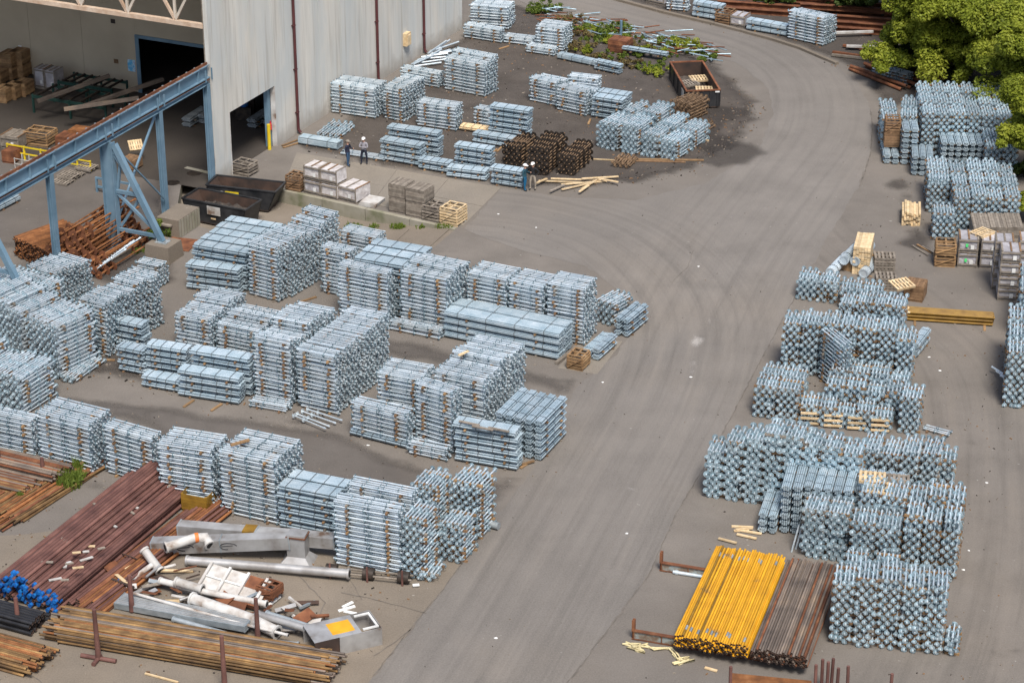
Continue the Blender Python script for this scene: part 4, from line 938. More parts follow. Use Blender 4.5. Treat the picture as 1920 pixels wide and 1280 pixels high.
def pallet(p, ang, label, mat, L=1.2, D=1.0, tilt=0., z=0., h=.14, group=None):
    r = empty('wooden_pallet', (p[0], p[1], z), ang, label, 'pallet', group); r.rotation_euler = (tilt, 0, ang)
    for y in (0, D/2-.05, D-.1): bd(r, 'runner', mat, 0, y, 0, L, y+.1, h-.03)
    for i in range(6): bd(r, 'deck_board', mat, i*(L-.12)/5, 0, h-.028, i*(L-.12)/5+.12, D, h)
    return r
# loading dock
crate((536, 357), (563, 362), 1.0, 1.0, 'weathered brown crate with slanting lid at the dumpster end of the dock', style='slat', mat=M['timber_brown'])
M['whitewrap'] = surf('white_shrink_wrap', [(.3, (.40, .36, .35)), (.5, (.58, .55, .54)), (.75, (.72, .70, .69))], 3, .4, 0, .08, bmp=.5)
crate((571, 362), (601, 369), 1.1, .93, 'grey slatted crate under a white wrapped one, beside the brown crate', style='wrap', mat=M['plastic'])
crate((602, 369), (633, 376), 1.1, .93, 'white wrapped crate in the lower layer of the dock group', style='wrap', mat=M['whitewrap'])
crate((571, 362), (601, 369), 1.1, .93, 'white wrapped crate on top of the grey slatted one', style='wrap', mat=M['whitewrap'], z0=.98)
crate((602, 369), (633, 376), 1.1, .93, 'white wrapped crate on top in the middle of the dock group', style='wrap', mat=M['whitewrap'], z0=.98)
crate((634, 374), (668, 383), 1.5, .98, 'single white wrapped crate with cardboard on its lid beside the stacked ones', style='wrap', mat=M['whitewrap'])
r = empty('panel_stack', P(672, 386), A0, 'thin flat stack of pale panels lying on the dock between the crate groups', 'panels')
for i in range(4): bd(r, 'panel', M['dirty_white'], i*.03, i*.02, .02+i*.07, 1.15+i*.02, 1.3, .075+i*.07)
for k, (a, b, nm) in enumerate((((730, 397), (760, 403), 'beside the flat panels'), ((762, 405), (796, 412), 'beside the open crate'))):
    crate(a, b, 1.2, .9, 'dark weathered crate at the bottom of a pair '+nm, style='box', mat=M['timber_grey'])
    crate(a, b, 1.2, .9, 'dark weathered crate with grey lid on top of a pair '+nm, style='box', mat=M['timber_grey'], z0=.95)
crate((792, 413), (822, 419), 1.2, .95, 'dark open slatted crate between the weathered pair and the pale crate', style='slat', mat=M['timber_grey'])
crate((825, 419), (857, 426), 1.2, 1.05, 'fresh pale wood crate with four openings at the end of the dock', style='slat', mat=M['timber_pale'])
crate((434, 326), (466, 333), 1.1, .75, 'open pale crate by the foot of the workshop corner', style='slat', mat=M['timber_grey'])
# right-hand wrapped goods
crate((1752, 500), (1790, 502), 1.1, .68, 'brown open crate at the bottom beside loose planks', style='slat', mat=M['timber'])
crate((1752, 500), (1790, 502), 1.1, .62, 'brown open crate on top beside loose planks', style='slat', mat=M['timber'], z0=.74)
for z, nm in ((0, 'bottom'), (.93, 'top')):
    crate((1794, 501), (1831, 503), 1.4, .88, f'grey wrapped crate with green label, {nm} of the pair beside the brown open crates', style='wrap', z0=z, lab=True)
    crate((1836, 503), (1868, 505), 1.4, .88, f'grey wrapped crate without green label, {nm} of the pair behind the tall stack', style='wrap', z0=z)
for k in range(3):
    crate((1822+k*31, 478), (1851+k*31, 479), 2.2, 1.75, 'grey covered crate with flat plywood lid, '+ORD[k]+' from the lumber heap', 'plywood covered crates', style='box', mat=M['timber_grey'])
for k in range(4):
    crate((1869, 563), (1906, 565), 1.3, .72, f'silver wrapped crate in the tall stack by the yard, {("bottom", "second", "third", "top")[k]} of four', style='wrap', z0=k*.77)
    crate((1858, 543), (1893, 545), 1.2, .72, f'dusty wrapped crate in the row behind the tall stack, {("bottom", "second", "third", "top")[k]} of four', style='wrap', z0=k*.77)
for k in range(3): crate((1905, 530), (1942, 532), 1.3, .85, f'wrapped crate beside the tall stack, {("bottom", "middle", "top")[k]} of three', style='wrap', z0=k*.9)
p = P(1842, 446, 1.85); pallet((p.x, p.y), .7, 'thin wooden frame lying on the plywood covered crates', M['timber_pale'], z=1.79)
for k in range(5): p = P(1641, 546); pallet((p.x, p.y), R(-4), 'dark wooden pallet in the short stack behind the pile columns', M['timber_grey'], z=k*.17, group='dark pallets behind the pile columns')
for k in range(6): p = P(1641, 530); pallet((p.x+.1, p.y+1.3), R(-4), 'pale-topped pallet in the taller stack near the lumber', M['timber_grey'], z=k*.17, group='pallets near the lumber')
crate((1694, 563), (1729, 568), 1.15, .95, 'brown boarded box with a broken pallet on its rim', style='box', mat=M['timber_brown'])
p = P(1690, 545, 1.1); pallet((p.x-.2, p.y+.1), R(25), 'pale broken pallet tilted on the brown boarded box', M['timber_pale'], z=1.02, tilt=.14)
crate((1656, 296), (1684, 297), 1.0, .95, 'brown crate standing on bar bundles, lower of two', style='box', mat=M['timber_brown'], z0=.76)
crate((1656, 296), (1684, 297), 1.0, .85, 'brown crate full of rods, upper of two on the bar bundles', style='slat', mat=M['timber_brown'], z0=1.76)
crate((1063, 691), (1092, 697), 1.0, .8, 'small yellow-brown wooden crate at the corner of the concrete pad', style='slat', mat=M['timber'])
crate((1341, 44), (1367, 48), 1.2, .95, 'brown slatted crate on the kerb beside the white-topped one', style='slat', mat=M['timber_brown'])
crate((1369, 49), (1396, 53), 1.2, .9, 'brown box with white sheet on top on the kerb', style='wrap', mat=M['timber_brown'])
crate((1211, 4), (1245, 11), 1.3, 1.3, 'grey wrapped crate at the upper end of the kerb', style='wrap')
# lumber
def lumber(a, b, D, rows, label, mat, s=(.14, .05), cols=None, jag=.0, name='lumber_stack', z0=0., skip=0.):
    o, dx, dy, L, an = frame(a, b); r = empty(name, (o.x, o.y, z0), an, label, 'lumber'); n = cols or max(2, int(L/s[0])); rr = random.Random(int(a[0]+a[1]))
    for k in range(rows):
        for i in range(n):
            if k == rows-1 and rr.random() < skip: continue
            if 0 < k < rows-1 and 0 < i < n-1 and jag == 0: pass
            y0 = rr.uniform(-jag, jag); bd(r, 'board', mat, i*L/n+.004, y0, k*s[1], (i+1)*L/n-.004, D+y0, (k+1)*s[1]-.004)
    return r
lumber((1597, 513), (1629, 516), 2.3, 12, 'tall stack of fresh pale lumber behind the round bar bundles', M['timber_pale'], (.16, .14), jag=.05)
lumber((1690, 422), (1725, 424), 2.0, 7, 'untidy heap of pale boards beside the pile columns', M['timber_pale'], (.13, .12), jag=.14, skip=.3)
for i, (u, v, an, L, m_) in enumerate([(1080, 338, -2, 3.2, 'p'), (1095, 345, 14, 3, 'p'), (1060, 344, -4, 3.4, 'p'), (1085, 352, 33, 2.6, 'p'), (1105, 350, 58, 2, 'p'), (1125, 338, 12, 2.4, 'p'), (1045, 358, 52, 1.5, 'g'), (1095, 360, 62, 1.3, 'p'), (1140, 345, -25, 1.4, 'p'), (1015, 347, 50, 1.1, 'p')]):
    mb = MB(); mb.box(-L/2, -.07, 0, L/2, .07, .06); p = P(u, v); o = mb.build('loose_board', M['timber_pale'] if m_ == 'p' else M['timber_grey'], None, (p.x, p.y, .03+i*.025), (0, R(1.2), R(an)))
    tag(o, 'loose pale board in the scattered heap beside the people in hard hats', 'board', 'boards in the scattered heap')
def plank(u, v, an, L, label, mat='timber_pale', z=.03, w_=.13, h=.06, group=None, name='plank'):
    mb = MB(); mb.box(-L/2, -w_/2, 0, L/2, w_/2, h); p = P(u, v, z); o = mb.build(name, M[mat], None, (p.x, p.y, z), (0, 0, R(an))); tag(o, label, 'plank', group); return o
for i, (u, v, an, L) in enumerate([(1392, 988, -5, 1.0), (1390, 995, 4, .7), (1408, 998, -18, 1.0), (1400, 1006, -25, .95), (1364, 1014, -28, .9), (1395, 992, 10, .8)]):
    plank(u, v, an, L, 'short timber bearer lying on the concrete by the low bar bundles', group='timbers by the low bar bundles', z=.02+.012*i)
for u, v, an, L, z in ((354, 757, 62, .9, .02), (406, 764, 60, .9, .02), (985, 872, 55, .8, .02), (990, 868, 30, .7, .08), (578, 562, 40, 1.1, .02)):
    plank(u, v, an, L, 'orange-brown timber bearer sticking out beside a bar bundle', 'timber', z, group='timber bearers on the alley')
plank(60, 708, -20, 1.1, 'timber bearer lying on dark earth below the pointed columns', 'timber'); plank(55, 733, -15, 1.0, 'timber bearer lying on earth by the stepped columns', 'timber')
plank(195, 675, -6, 1.2, 'timber lying against the tall pile columns', 'timber')
plank(1725, 470, -65, 1.6, 'grey plank leaning beside the brown open crates', 'timber_grey'); plank(1735, 468, -62, 1.6, 'pale plank beside the brown open crates', 'timber'); plank(1743, 472, -68, 1.7, 'silver plank closest to the brown open crates', 'timber_grey')
plank(1333, 1255, -28, .55, 'short timber offcut in front of the yellow pipes'); plank(303, 1271, -24, 1.6, 'pale batten lying in front of the pipe rack', w_=.08)
plank(450, 831, 33, .95, 'timber block left on top of the pile stack', 'timber', 3.47, h=.1); plank(869, 663, 48, .7, 'plank left on top of the stepped block', 'timber_pale', 3.5)
for u, v in ((880, 794), (905, 803), (935, 806)): plank(u, v, -24, 1.1, 'broken grey plank on top of the strapped bars', 'timber_grey', 2.22, group='planks on the strapped bars')
plank(1062, 668, 60, 2.2, 'long weathered beam beside the small crate', 'timber_grey', .02, .2, .15)
for i, (u, v, an) in enumerate(((545, 268, 50), (549, 272, 42))): plank(u, v, an, 1.6, 'timber lying by the side door jamb', 'timber', .03, group='timbers by the door jamb')
plank(1290, 262, -10, 2.8, 'white batten at the end of the pile fan', 'timber_pale'); plank(1240, 300, -2, 5.5, 'long pale board in front of the pile fan', 'timber', w_=.18); plank(1220, 303, -4, 4.5, 'second long board in front of the pile fan', 'timber_brown')
plank(1130, 300, -8, 4.0, 'long board behind the people in hard hats', 'timber_pale', w_=.1)
for i, (u, v) in enumerate(((1010, 92), (945, 90), (908, 282), (925, 285), (937, 280), (1105, 229))): plank(u, v, 35+i*9, 1.0, 'short brown timber lying on the dark yard', 'timber', group='short timbers on the dark yard')
# pale timbers across the front of the low row
for k in range(4):
    a = P(1500+k*44, 797+k*4.4, 0); 
    for j in range(3):
        mb = MB(); mb.box(0, -.10, .12+j*.28, .92, -.02, .22+j*.28); o = mb.build('timber_bearer', M['timber_pale'], None, (a.x, a.y, 0), (0, 0, R(-6)))
        tag(o, 'pale timber bearer across the front of the low pile row', 'timber', 'pale bearers on the low row')
for k, (u, v, z) in enumerate(((1610, 905, 2.7), (1655, 910, 2.5), (1625, 925, 2.62))):
    p = P(u, v, z); pallet((p.x, p.y), R(-10), 'pale wooden pallet lying on top of the bar bundles', M['timber_pale'] if k != 1 else M['timber_grey'], z=z, group='pallets on the bar bundles')
# ochre painted bars
def pipe_obj_mesh(L, r, n, mat, key):
    k = ('pipe', round(L, 2), round(r, 3), n, mat.name)
    if k not in _cache: mb = MB(); mb.pipe((0, 0, 0), (L, 0, 0), r, n, .3); _cache[k] = mb.mesh('pipe', [mat, M['dark_inside']])
    return _cache[k]
def pipe_pile(org, ang, L, r, rows, mats, label, group=None, z0=0., jx=.1, n=8, name='pipe_pile', cap=None, capn=0, slope=0., gap=1.04, jr=.0):
    """rows = pipes per layer from the bottom; pipes along local x, layers nest"""
    root = empty(name, (org[0], org[1], z0), ang, label, 'pipe pile', group); rr = random.Random(int(L*100)+len(rows)*7+int(abs(org[0])*10)); d = 2*r*gap; y0 = 0
    for k, cnt in enumerate(rows):
        c0, cnt = cnt if isinstance(cnt, tuple) else ((k % 2)*.5, cnt)
        for i in range(cnt):
            m_ = rr.choice(mats); x = rr.uniform(-jx, jx)
            yy = (c0+i+.5)*d+rr.uniform(-.1, .1)*r; zz = r+k*d*.88
            pp_ = link('pipe', pipe_obj_mesh(L, r, n, m_, 0), root, (x, yy, zz), (0, slope, rr.uniform(-jr, jr)))
            if cap and rr.random() < capn:
                kk = ('cap', r, cap.name)
                if kk not in _cache: mb = MB(); mb.tube([(-.05, 0, 0), (.12, 0, 0)], r*1.12, 8); _cache[kk] = mb.mesh('end_cap', cap)
                link('end_cap', _cache[kk], pp_)
    return root
o, dx, dy, L, an = frame((1699, 602), (1862, 613))
pipe_pile(o, an, L, .055, [9, 9, 8, 8, 7], [M['yellow_dark']], 'bundle of ochre bars with pale ends lying across the yard', z0=.06, jx=.06, cap=M['timber_pale'], capn=.5)
for fx in (.1, .9): plank(1699+fx*163, 602+fx*11, an*57.3+90, 1.2, 'timber bearer under the ochre bars', 'timber', 0, h=.06, group='bearers under the ochre bars')
# yellow and brown pipes on the low racks
a = P(1262, 1207, .55); b = P(1514, 1250, .55); dx = (b-a).normalized(); an = math.atan2(dx.y, dx.x); TW = (b-a).length; bk = P(1338, 1022, 1.0); LY = (bk-a).length*1.0
ad = an+R(90)+R(0)
rr_ = .053; per = 2*rr_*1.04; ny = int(TW*.57/per); nb = int(TW*.43/per)
dyv = Vector((math.cos(ad), math.sin(ad), 0))
pa = a+dx*(ny*per); pipe_pile((pa.x, pa.y), ad, LY, rr_, [ny, ny-1, (0, ny), ny-1, (0, ny), (1, ny-3)], [M['yellow']]*9+[M['yellow_dark']], 'pile of bright yellow painted pipes on low racks', z0=.45, jx=.14, jr=.0035)
pb = a+dx*TW; pipe_pile((pb.x, pb.y), ad, LY*1.0, rr_, [nb, nb-1, (0, nb), nb-1, (0, nb), (1, nb-3)], [M['pipe_grey'], M['pipe_grey'], M['rust']], 'pile of rusty brown pipes beside the yellow ones', z0=.45, jx=.14, jr=.004)
yp = [o for o in COL.objects if o.name.startswith('pipe_pile') and 'bright yellow' in o.get('label', '')][0]
mb = MB(); mb.tube([(0, 0, 0), (.34, 0, 0)], rr_*1.06, 8, cap=False); bandm = mb.mesh('grey_band', M['galv_dull'])
for i, k in enumerate((2, 8, 9, 13, 15, 17, 20, 23, 25)):
    for x in (.35+.1*(i % 3), LY-.9-.1*(i % 2)): link('grey_band', bandm, yp, (x, (k+.5)*per, rr_+5*2*rr_*1.04*.88))
M['rack_paint'] = surf('peeling_blue_grey_paint', [(.3, (.12, .055, .03)), (.48, (.20, .16, .12)), (.6, (.27, .30, .29))], 2.5, .8, 0, .05)
for (u, v) in ((1185, 1196), (1237, 1068)):
    q = P(u, v); L_ = 6.0; r = empty('pipe_rack', q, an, 'rusty steel rack beam with upright stop under the yellow pipes', 'rack', 'rack beams under the pipes')
    mb = MB(); ibeam(mb, (0, 0, .22), (L_, 0, .22), .2, .42, .035, .03); mb.build('beam', [M['rust']], r)
    for x in (.08, 1.3, 2.6, 3.9, 5.2): bd(r, 'stiffener', M['rust'], x, -.1, .04, x+.03, .1, .40)
    for x in (.1, 1.32): bd(r, 'web_panel', M['rack_paint'], x, -.04, .05, x+1.18, -.025, .38)
    bd(r, 'stop_post', M['rust'], 0, -.11, .43, .12, -.04, .95); bd(r, 'stop_post', M['rust'], 0, .04, .43, .12, .11, .95); bd(r, 'foot', M['glass_black'], .05, -.12, 0, .35, .12, .012)
q = P(1262, 1075); mb = MB(); mb.tube([(0, 0, 0), (2.4, 0, 0)], .09, 8); mb.tube([(.1, 0, 0), (.22, 0, 0)], .12, 8); o = mb.build('galvanised_pipe', M['galv'], None, (q.x, q.y, .1), (0, 0, an)); tag(o, 'single galvanised pipe lying beside the rack of yellow pipes', 'pipe')
# webbing slings thrown on the ground
def sling(px, label, seed):
    rr = random.Random(seed); mb = MB()
    for k in range(3):
        pts = []
        for u, v in px:
            p = P(u+rr.uniform(-6, 6), v+rr.uniform(-3, 3)); pts.append((p.x, p.y, .03+k*.03+rr.uniform(0, .04)))
        mb.tube(pts, .045, 5)
    o = mb.build('webbing_sling', M['rope'], None); tag(o, label, 'sling')
sling([(1172, 1208), (1185, 1212), (1200, 1208), (1195, 1218), (1205, 1225), (1180, 1215), (1212, 1212)], 'cream webbing sling heaped under the rack beam end', 3)
sling([(1205, 1214), (1230, 1220), (1255, 1216), (1265, 1228), (1275, 1240), (1290, 1236), (1275, 1246), (1300, 1238), (1260, 1245)], 'cream webbing sling trailing in front of the yellow pipes', 4)
# rust coloured steel plate and stakes at the very bottom
q = P(1372, 1262); mb = MB(); mb.box(0, -3, 0, 3.3, 0, .02); o = mb.build('steel_plate', M['rust_orange'], None, (q.x, q.y, .012), (0, 0, R(-10))); tag(o, 'orange rusty steel plate lying in front of the brown pipes', 'plate')
for i, (u, v0, h) in enumerate(((1528, 1300, 1.4), (1540, 1290, 1.4), (1550, 1305, 1.7), (1557, 1303, 1.8), (1568, 1310, 1.5), (1588, 1315, 1.7), (1667, 1325, 1.6), (1368, 1315, 1.7), (1520, 1320, 1.0))):
    q = P(u, v0); mb = MB(); mb.tube([(0, 0, 0), (0, 0, h)], .07, 8); o = mb.build('steel_stake', M['pipe_maroon'], None, (q.x, q.y, 0), (rnd.uniform(-.03, .03), rnd.uniform(-.03, .03), 0)); tag(o, 'rusty upright stake standing before the brown pipes and plate', 'stake', 'upright stakes by the plate')
# round bar bundles by the lumber
for u, v in ((1580, 512), (1601, 514), (1618, 522), (1556, 520)):
    q = P(u, v); rr = random.Random(u); root = empty('round_bundle', q, an+R(80), 'round strapped bundle of galvanised rods leaning toward the pale lumber', 'bar bundle', 'round bundles by the lumber'); zz = .8 if u < 1610 and u > 1570 else .3
    mb = MB()
    for k in range(16):
        a_ = 2*math.pi*k/16; mb.tube([(0, math.cos(a_)*.25, zz+math.sin(a_)*.25), (2.7, math.cos(a_)*.25, zz+math.sin(a_)*.25)], .052, 6)
    mb.tube([(.03, 0, zz), (2.67, 0, zz)], .235, 10); o = mb.build('rods', M['galv'], root); o['kind'] = 'stuff'
    for x in (.5, 2.1): mb = MB(); mb.tube([(x, 0, zz), (x+.04, 0, zz)], .312, 16); mb.build('strap', M['strap'], root)
    if zz > .5: bd(root, 'bearer', M['timber'], .4, -.4, 0, .7, .4, .5); bd(root, 'bearer', M['timber'], 1.9, -.4, 0, 2.2, .4, .5)
    else: bd(root, 'bearer', M['timber'], .4, -.4, 0, .5, .4, .03)
# ================================================================ DUMPSTERS
def dumpster(a, b, D, h, label, mout, min_, z0=0., fill=.4, ribs=5, slope=0., pallets=False, plates=()):
    o, dx, dy, L, an = frame(a, b); r = empty('dumpster', (o.x, o.y, z0), an, label, 'dumpster'); t = .07
    s = slope
    def wall(nm, q, m_):
        mb = MB(); mb.add(q, [(0, 1, 2, 3), (7, 6, 5, 4), (0, 4, 5, 1), (1, 5, 6, 2), (2, 6, 7, 3), (3, 7, 4, 0)]); return mb.build(nm, m_, r)
    def slab(nm, p0, p1, n, ma, mi):
        # outer skin and inner skin as two sheets of one wall
        p0 = Vector(p0); p1 = Vector(p1)
    def quadwall(A, B_, C, D_, n, nm):
        n = Vector(n)*t; A, B_, C, D_ = map(Vector, (A, B_, C, D_)); mb = MB()
        mb.cm = 0; mb.add([A, B_, C, D_], [(0, 1, 2, 3)]); mb.cm = 1; mb.add([A+n, B_+n, C+n, D_+n], [(3, 2, 1, 0)])
        mb.cm = 0; mb.add([A, B_, C, D_, A+n, B_+n, C+n, D_+n], [(3, 2, 6, 7), (1, 5, 6, 2), (0, 3, 7, 4)]); return mb.build(nm, [mout, min_], r)
    zb = .15
    side0 = quadwall((s, 0, zb), (L-s, 0, zb), (L, 0, h), (0, 0, h), (0, 1, 0), 'side_wall')
    quadwall((L-s, D, zb), (s, D, zb), (0, D, h), (L, D, h), (0, -1, 0), 'side_wall')
    quadwall((s, D, zb), (s, 0, zb), (0, 0, h), (0, D, h), (1, 0, 0), 'end_wall'); quadwall((L-s, 0, zb), (L-s, D, zb), (L, D, h), (L, 0, h), (-1, 0, 0), 'end_wall')
    bd(r, 'floor', min_, s, 0, zb-.06, L-s, D, zb)
    for y in (D*.25, D*.75): bd(r, 'skid', mout, s, y-.08, 0, L-s, y+.08, zb-.062)
    mb = MB(); w_ = .11
    bd(r, 'rim', mout if not pallets else M['rust'], -.03, -.05, h, L+.03, .07, h+.08); bd(r, 'rim', mout if not pallets else M['rust'], -.03, D-.07, h, L+.03, D+.05, h+.08)
    bd(r, 'rim', mout if not pallets else M['rust'], -.05, .075, h, .08, D-.075, h+.08); bd(r, 'rim', mout if not pallets else M['rust'], L-.08, .075, h, L+.05, D-.075, h+.08)
    for i in range(ribs):
        x = s+.1+(L-2*s-.3)*i/max(1, ribs-1); bd(side0, 'rib', mout, x, -.07, zb, x+.1, -.003, h-.01)
    k = max(2, int(D/1.1))
    for i in range(k):
        y = .1+(D-.2)*i/(k-1) if k > 1 else D/2
        if not s: bd(r, 'rib', mout, -.07, y-.05, zb, -.003, y+.05, h-.01); bd(r, 'rib', mout, L+.003, y-.05, zb, L+.07, y+.05, h-.01)
    # heap inside
    rr = random.Random(int(a[0])); bm = bmesh.new(); nx = 14; ny = 14; g = [[None]*(ny+1) for _ in range(nx+1)]
    for i in range(nx+1):
        for j in range(ny+1):
            x = s+.08+(L-2*s-.16)*i/nx; y = .08+(D-.16)*j/ny; e_ = min(i, nx-i, j, ny-j)/nx*2
            g[i][j] = bm.verts.new((x, y, zb+.05+h*fill*(.55+.5*math.sin(e_*2.4))*rr.uniform(.7, 1.2)))
    for i in range(nx):
        for j in range(ny): bm.faces.new((g[i][j], g[i+1][j], g[i+1][j+1], g[i][j+1]))
    me = bpy.data.meshes.new('scrap_load'); bm.to_mesh(me); bm.free(); me.materials.append(M['scrapfill']); link('scrap_load', me, r)
    for (x, z, w_, h_, m_) in plates: bd(side0, 'painted_plate', m_, x, -.085, z, x+w_, -.072, z+h_)
    return r, an, o
# open rusty dumpster in the dark yard
dr, dan, do = dumpster(top(1287, 172, 1.3), top(1350, 169.5, 1.3), 6.2, 1.3, 'open black roll-off dumpster with rusty inside and broken pallets in it', M['black_paint'], M['dark_inside'], fill=.15, pallets=True)
bd(dr, 'painted_plate', M['dirty_white'], -.085, .5, .25, -.072, 1.3, 1.15); bd(dr, 'sticker', M['white'], 2.0, -.085, 1.18, 2.3, -.072, 1.28)
for i, (x, y, a_) in enumerate(((.5, .5, 12), (1.0, 1.6, -8), (.45, 2.7, 20), (1.1, 3.6, 5))):
    p = do+Vector((math.cos(dan)*x-math.sin(dan)*y, math.sin(dan)*x+math.cos(dan)*y, 0)); pallet((p.x, p.y), dan+R(a_), 'broken pallet lying inside the open dumpster', M['timber_pale'] if i % 2 else M['timber_grey'], z=.55+.04*i, group='pallets in the dumpster', tilt=R(3))
# two black dumpsters in the truck ramp
z_ = .62
dumpster(top(341, 373, z_), top(460, 396, z_), 1.9, z_+.78, 'black dumpster full of dark scrap with a white plate on its side', M['black_paint'], M['dark_inside'], z0=-.77, fill=.55, ribs=0, slope=.35, plates=((1.85, .75, .95, .55, M['dirty_white']), (3.4, .55, .25, .14, M['white']), (2.1, .45, .35, .1, M['timber_pale'])))
dumpster(top(386, 348, z_), top(517, 362, z_), 1.75, z_+.78, 'black dumpster with yellow sticker standing against the dock wall', M['black_paint'], M['dark_inside'], z0=-.77, fill=.3, ribs=0, slope=.55, plates=((1.3, 1.05, .9, .14, M['yellow_bright']), (1.8, .75, .4, .12, M['white']), (1.0, 1.02, .14, .14, M['white'])))
def text_mesh(body, size, mat, name='lettering'):
    cu = bpy.data.curves.new(name, 'FONT'); cu.body = body; cu.size = size; cu.extrude = .004
    ob = bpy.data.objects.new('tmp', cu); COL.objects.link(ob); dg = bpy.context.evaluated_depsgraph_get(); me = bpy.data.meshes.new_from_object(ob.evaluated_get(dg)); me.materials.clear(); me.materials.append(mat); bpy.data.objects.remove(ob); return me
d1_ = [o for o in COL.objects if o.name.startswith('dumpster')][1]
link('lettering', text_mesh('3083', .28, M['white']), d1_, (.42, -.09, .92), (math.pi/2, 0, 0))
# rusty box in the weed bed
crate((1140, 98), (1174, 103), 1.2, .95, 'rusty brown steel box standing among the weeds', style='box', mat=M['rust'], cat='box', name='steel_box')
# planter wall, retaining kerb and plates at the runway
r = empty('retaining_wall', P(205, 508), 0); tag(r, kind='structure')
pts = [P(203, 502), P(232, 482), P(266, 457)]
for a, b in zip(pts[:-1], pts[1:]): mb = MB(); mb.bar(a-pts[0]+e3*.18, b-pts[0]+e3*.18, .25, .36); o = mb.build('wall_section', M['tan_concrete'], r); o.location = pts[0]-r.location
q = P(296, 440); r = empty('concrete_planter', q, A0, 'concrete block with weeds on it behind the raking crane leg', 'planter')
bd(r, 'block', M['tan_concrete'], 0, 0, 0, 1.5, 2.4, 1.15)
for i in range(8): bd(r, 'face_rib', M['dock'], 1.501, .05+i*.3, .02, 1.53, .25+i*.3, 1.1)
bd(r, 'grate', M['timber_grey'], .1, -.25, .75, 1.1, -.01, .85)
q = P(332, 458); mb = MB(); mb.box(-.7, -.9, 0, 1.1, .9, .03); o = mb.build('steel_plate', M['rust'], None, (q.x, q.y, .02), (0, 0, R(-15))); tag(o, 'brown steel plate on the ground beside the concrete footing', 'plate')
for u, v, r_ in ((365, 325, .5), (324, 343, .45)):
    q = P(u, v); mb = MB(); mb.tube([(0, 0, 0), (0, 0, .008)], r_, 24); o = mb.build('manhole_cover', M['blackpile'], None, (q.x, q.y, .019)); tag(o, 'round dark manhole cover on the workshop forecourt', 'manhole', 'manhole covers on the forecourt')
q = P(1148, 1076); mb = MB(); mb.tube([(0, 0, 0), (0, 0, .006)], .42, 24); o = mb.build('manhole_cover', M['road'], None, (q.x, q.y, .011)); tag(o, 'worn round manhole cover flush in the asphalt road', 'manhole')
# galvanised bundle on the forecourt
Bn((2, 398), (40, 378), 1, 1, 'single galvanised bar bundle on the forecourt left of the blue column', None, h=.35, W=.6, straps=2)
# ================================================================ RUSTY HELICAL PILES UNDER THE RUNWAY
o, dx, dy, L, an = frame((28, 480), (92, 508))
root = empty('rusty_bar_stack', o, an+math.pi/2, 'square stack of thin rusty bars beside the heap of rusty piles', 'bar stack')
rr = random.Random(5)
o2 = o+dx*L; root.location = o2
for k in range(11):
    for i in range(21):
        if k < 9 and 2 < i < 19 and k > 0: pass
        link('bar', pipe_obj_mesh(3.6, .055, 6, M['rust_orange'], 0), root, (rr.uniform(-.1, .1), (i+.5)*L/21, .07+k*.115))
def rust_pile(u, v, z, an_, L, tilt=0., nm='rusty_pile', m_=RST, lab='rusty helical pile in the heap under the crane runway', grp='rusty piles under the runway'):
    p = P(u, v, z); mb = MB(); pile_shape(mb, L, int(u+v) % 7, .27); me = mb.mesh('pile', m_); o = link(nm, me, None, p, (0, tilt, an_)); o.scale = (1, 1.35, 1.35); tag(o, lab, 'pile', grp)
a90 = A0+math.pi/2
for k in range(7):                                    # lower heap, shafts parallel to the runway
    for i in range(9-k):
        b_ = P(100+i*13, 505-k*2-i*0+rr.uniform(-2, 2), .2+k*.3)
        u = 96+i*11+k*5; v = 520-k*4
        q = P(88+i*11+k*4, 514+i*2-k*1.0, 0); rr2 = rr.uniform(-.5, .5)
        mb = None
        p = q+e2*rr2; pz = .25+k*.33
        key = ('rp', (i*3+k) % 6)
        if key not in _cache: m3 = MB(); pile_shape(m3, 6.2, key[1], .2); _cache[key] = m3.mesh('pile', RST)
        o = link('rusty_pile', _cache[key], None, (p.x, p.y, pz), (0, 0, a90+rr.uniform(-.06, .06))); o.scale = (1, 1.35, 1.35)
        if (i+k) % 2: o.location = o.location + e2*6.2; o.rotation_euler[2] += math.pi
        tag(o, 'rusty helical pile in the heap under the crane runway', 'pile', 'rusty piles under the runway')
# ================================================================ PIPES AND SCRAP IN THE FRONT CORNER
def P_pile(a, b, L, r, rows, mats, label, along, **kw):
    pass
o_ = P(112, 1150); pipe_pile(o_, a90, 12.2, .088, [21, 21, 20, (0, 18), (3, 14), (6, 10), (8, 7), (9, 5)], [M['pipe_maroon']], 'high pile of maroon primed pipes with blue end caps', cap=M['blue_cap'], capn=.8, jx=.25, z0=.1, jr=.003)
o_ = P(190, 1160); pipe_pile(o_, a90-R(3), 11.0, .07, [15, (0, 13), (3, 8)], [M['rust'], M['rust_orange'], M['pipe_maroon']], 'low spread of thin rusty pipes beside the maroon pile', jx=.5, z0=.02, jr=.012)
o_ = P(30, 990); pipe_pile(o_, a90-R(6), 6.5, .055, [26, (1, 20)], [M['rust_orange'], M['rust'], M['pipe_ochre']], 'spread of thin orange rusty bars behind the maroon pipes', jx=.9, z0=.02, jr=.04)
o_ = P(-110, 1150); pipe_pile(o_, A0, 4.6, .085, [8, 8, 7, 6], [M['pipe_black']], 'stack of black pipes with white bands beside the blue end caps', jx=.12, z0=.08, cap=None)
bp = COL.objects['pipe_pile.004'] if 'pipe_pile.004' in COL.objects else None
o_ = P(-190, 1205); pipe_pile(o_, A0, 6.5, .06, [17, 17, 16, 15, (2, 11)], [M['pipe_ochre'], M['pipe_ochre'], M['rust_orange']], 'bundle of ochre rusty pipes ending at the bare concrete', jx=.35, z0=.02)
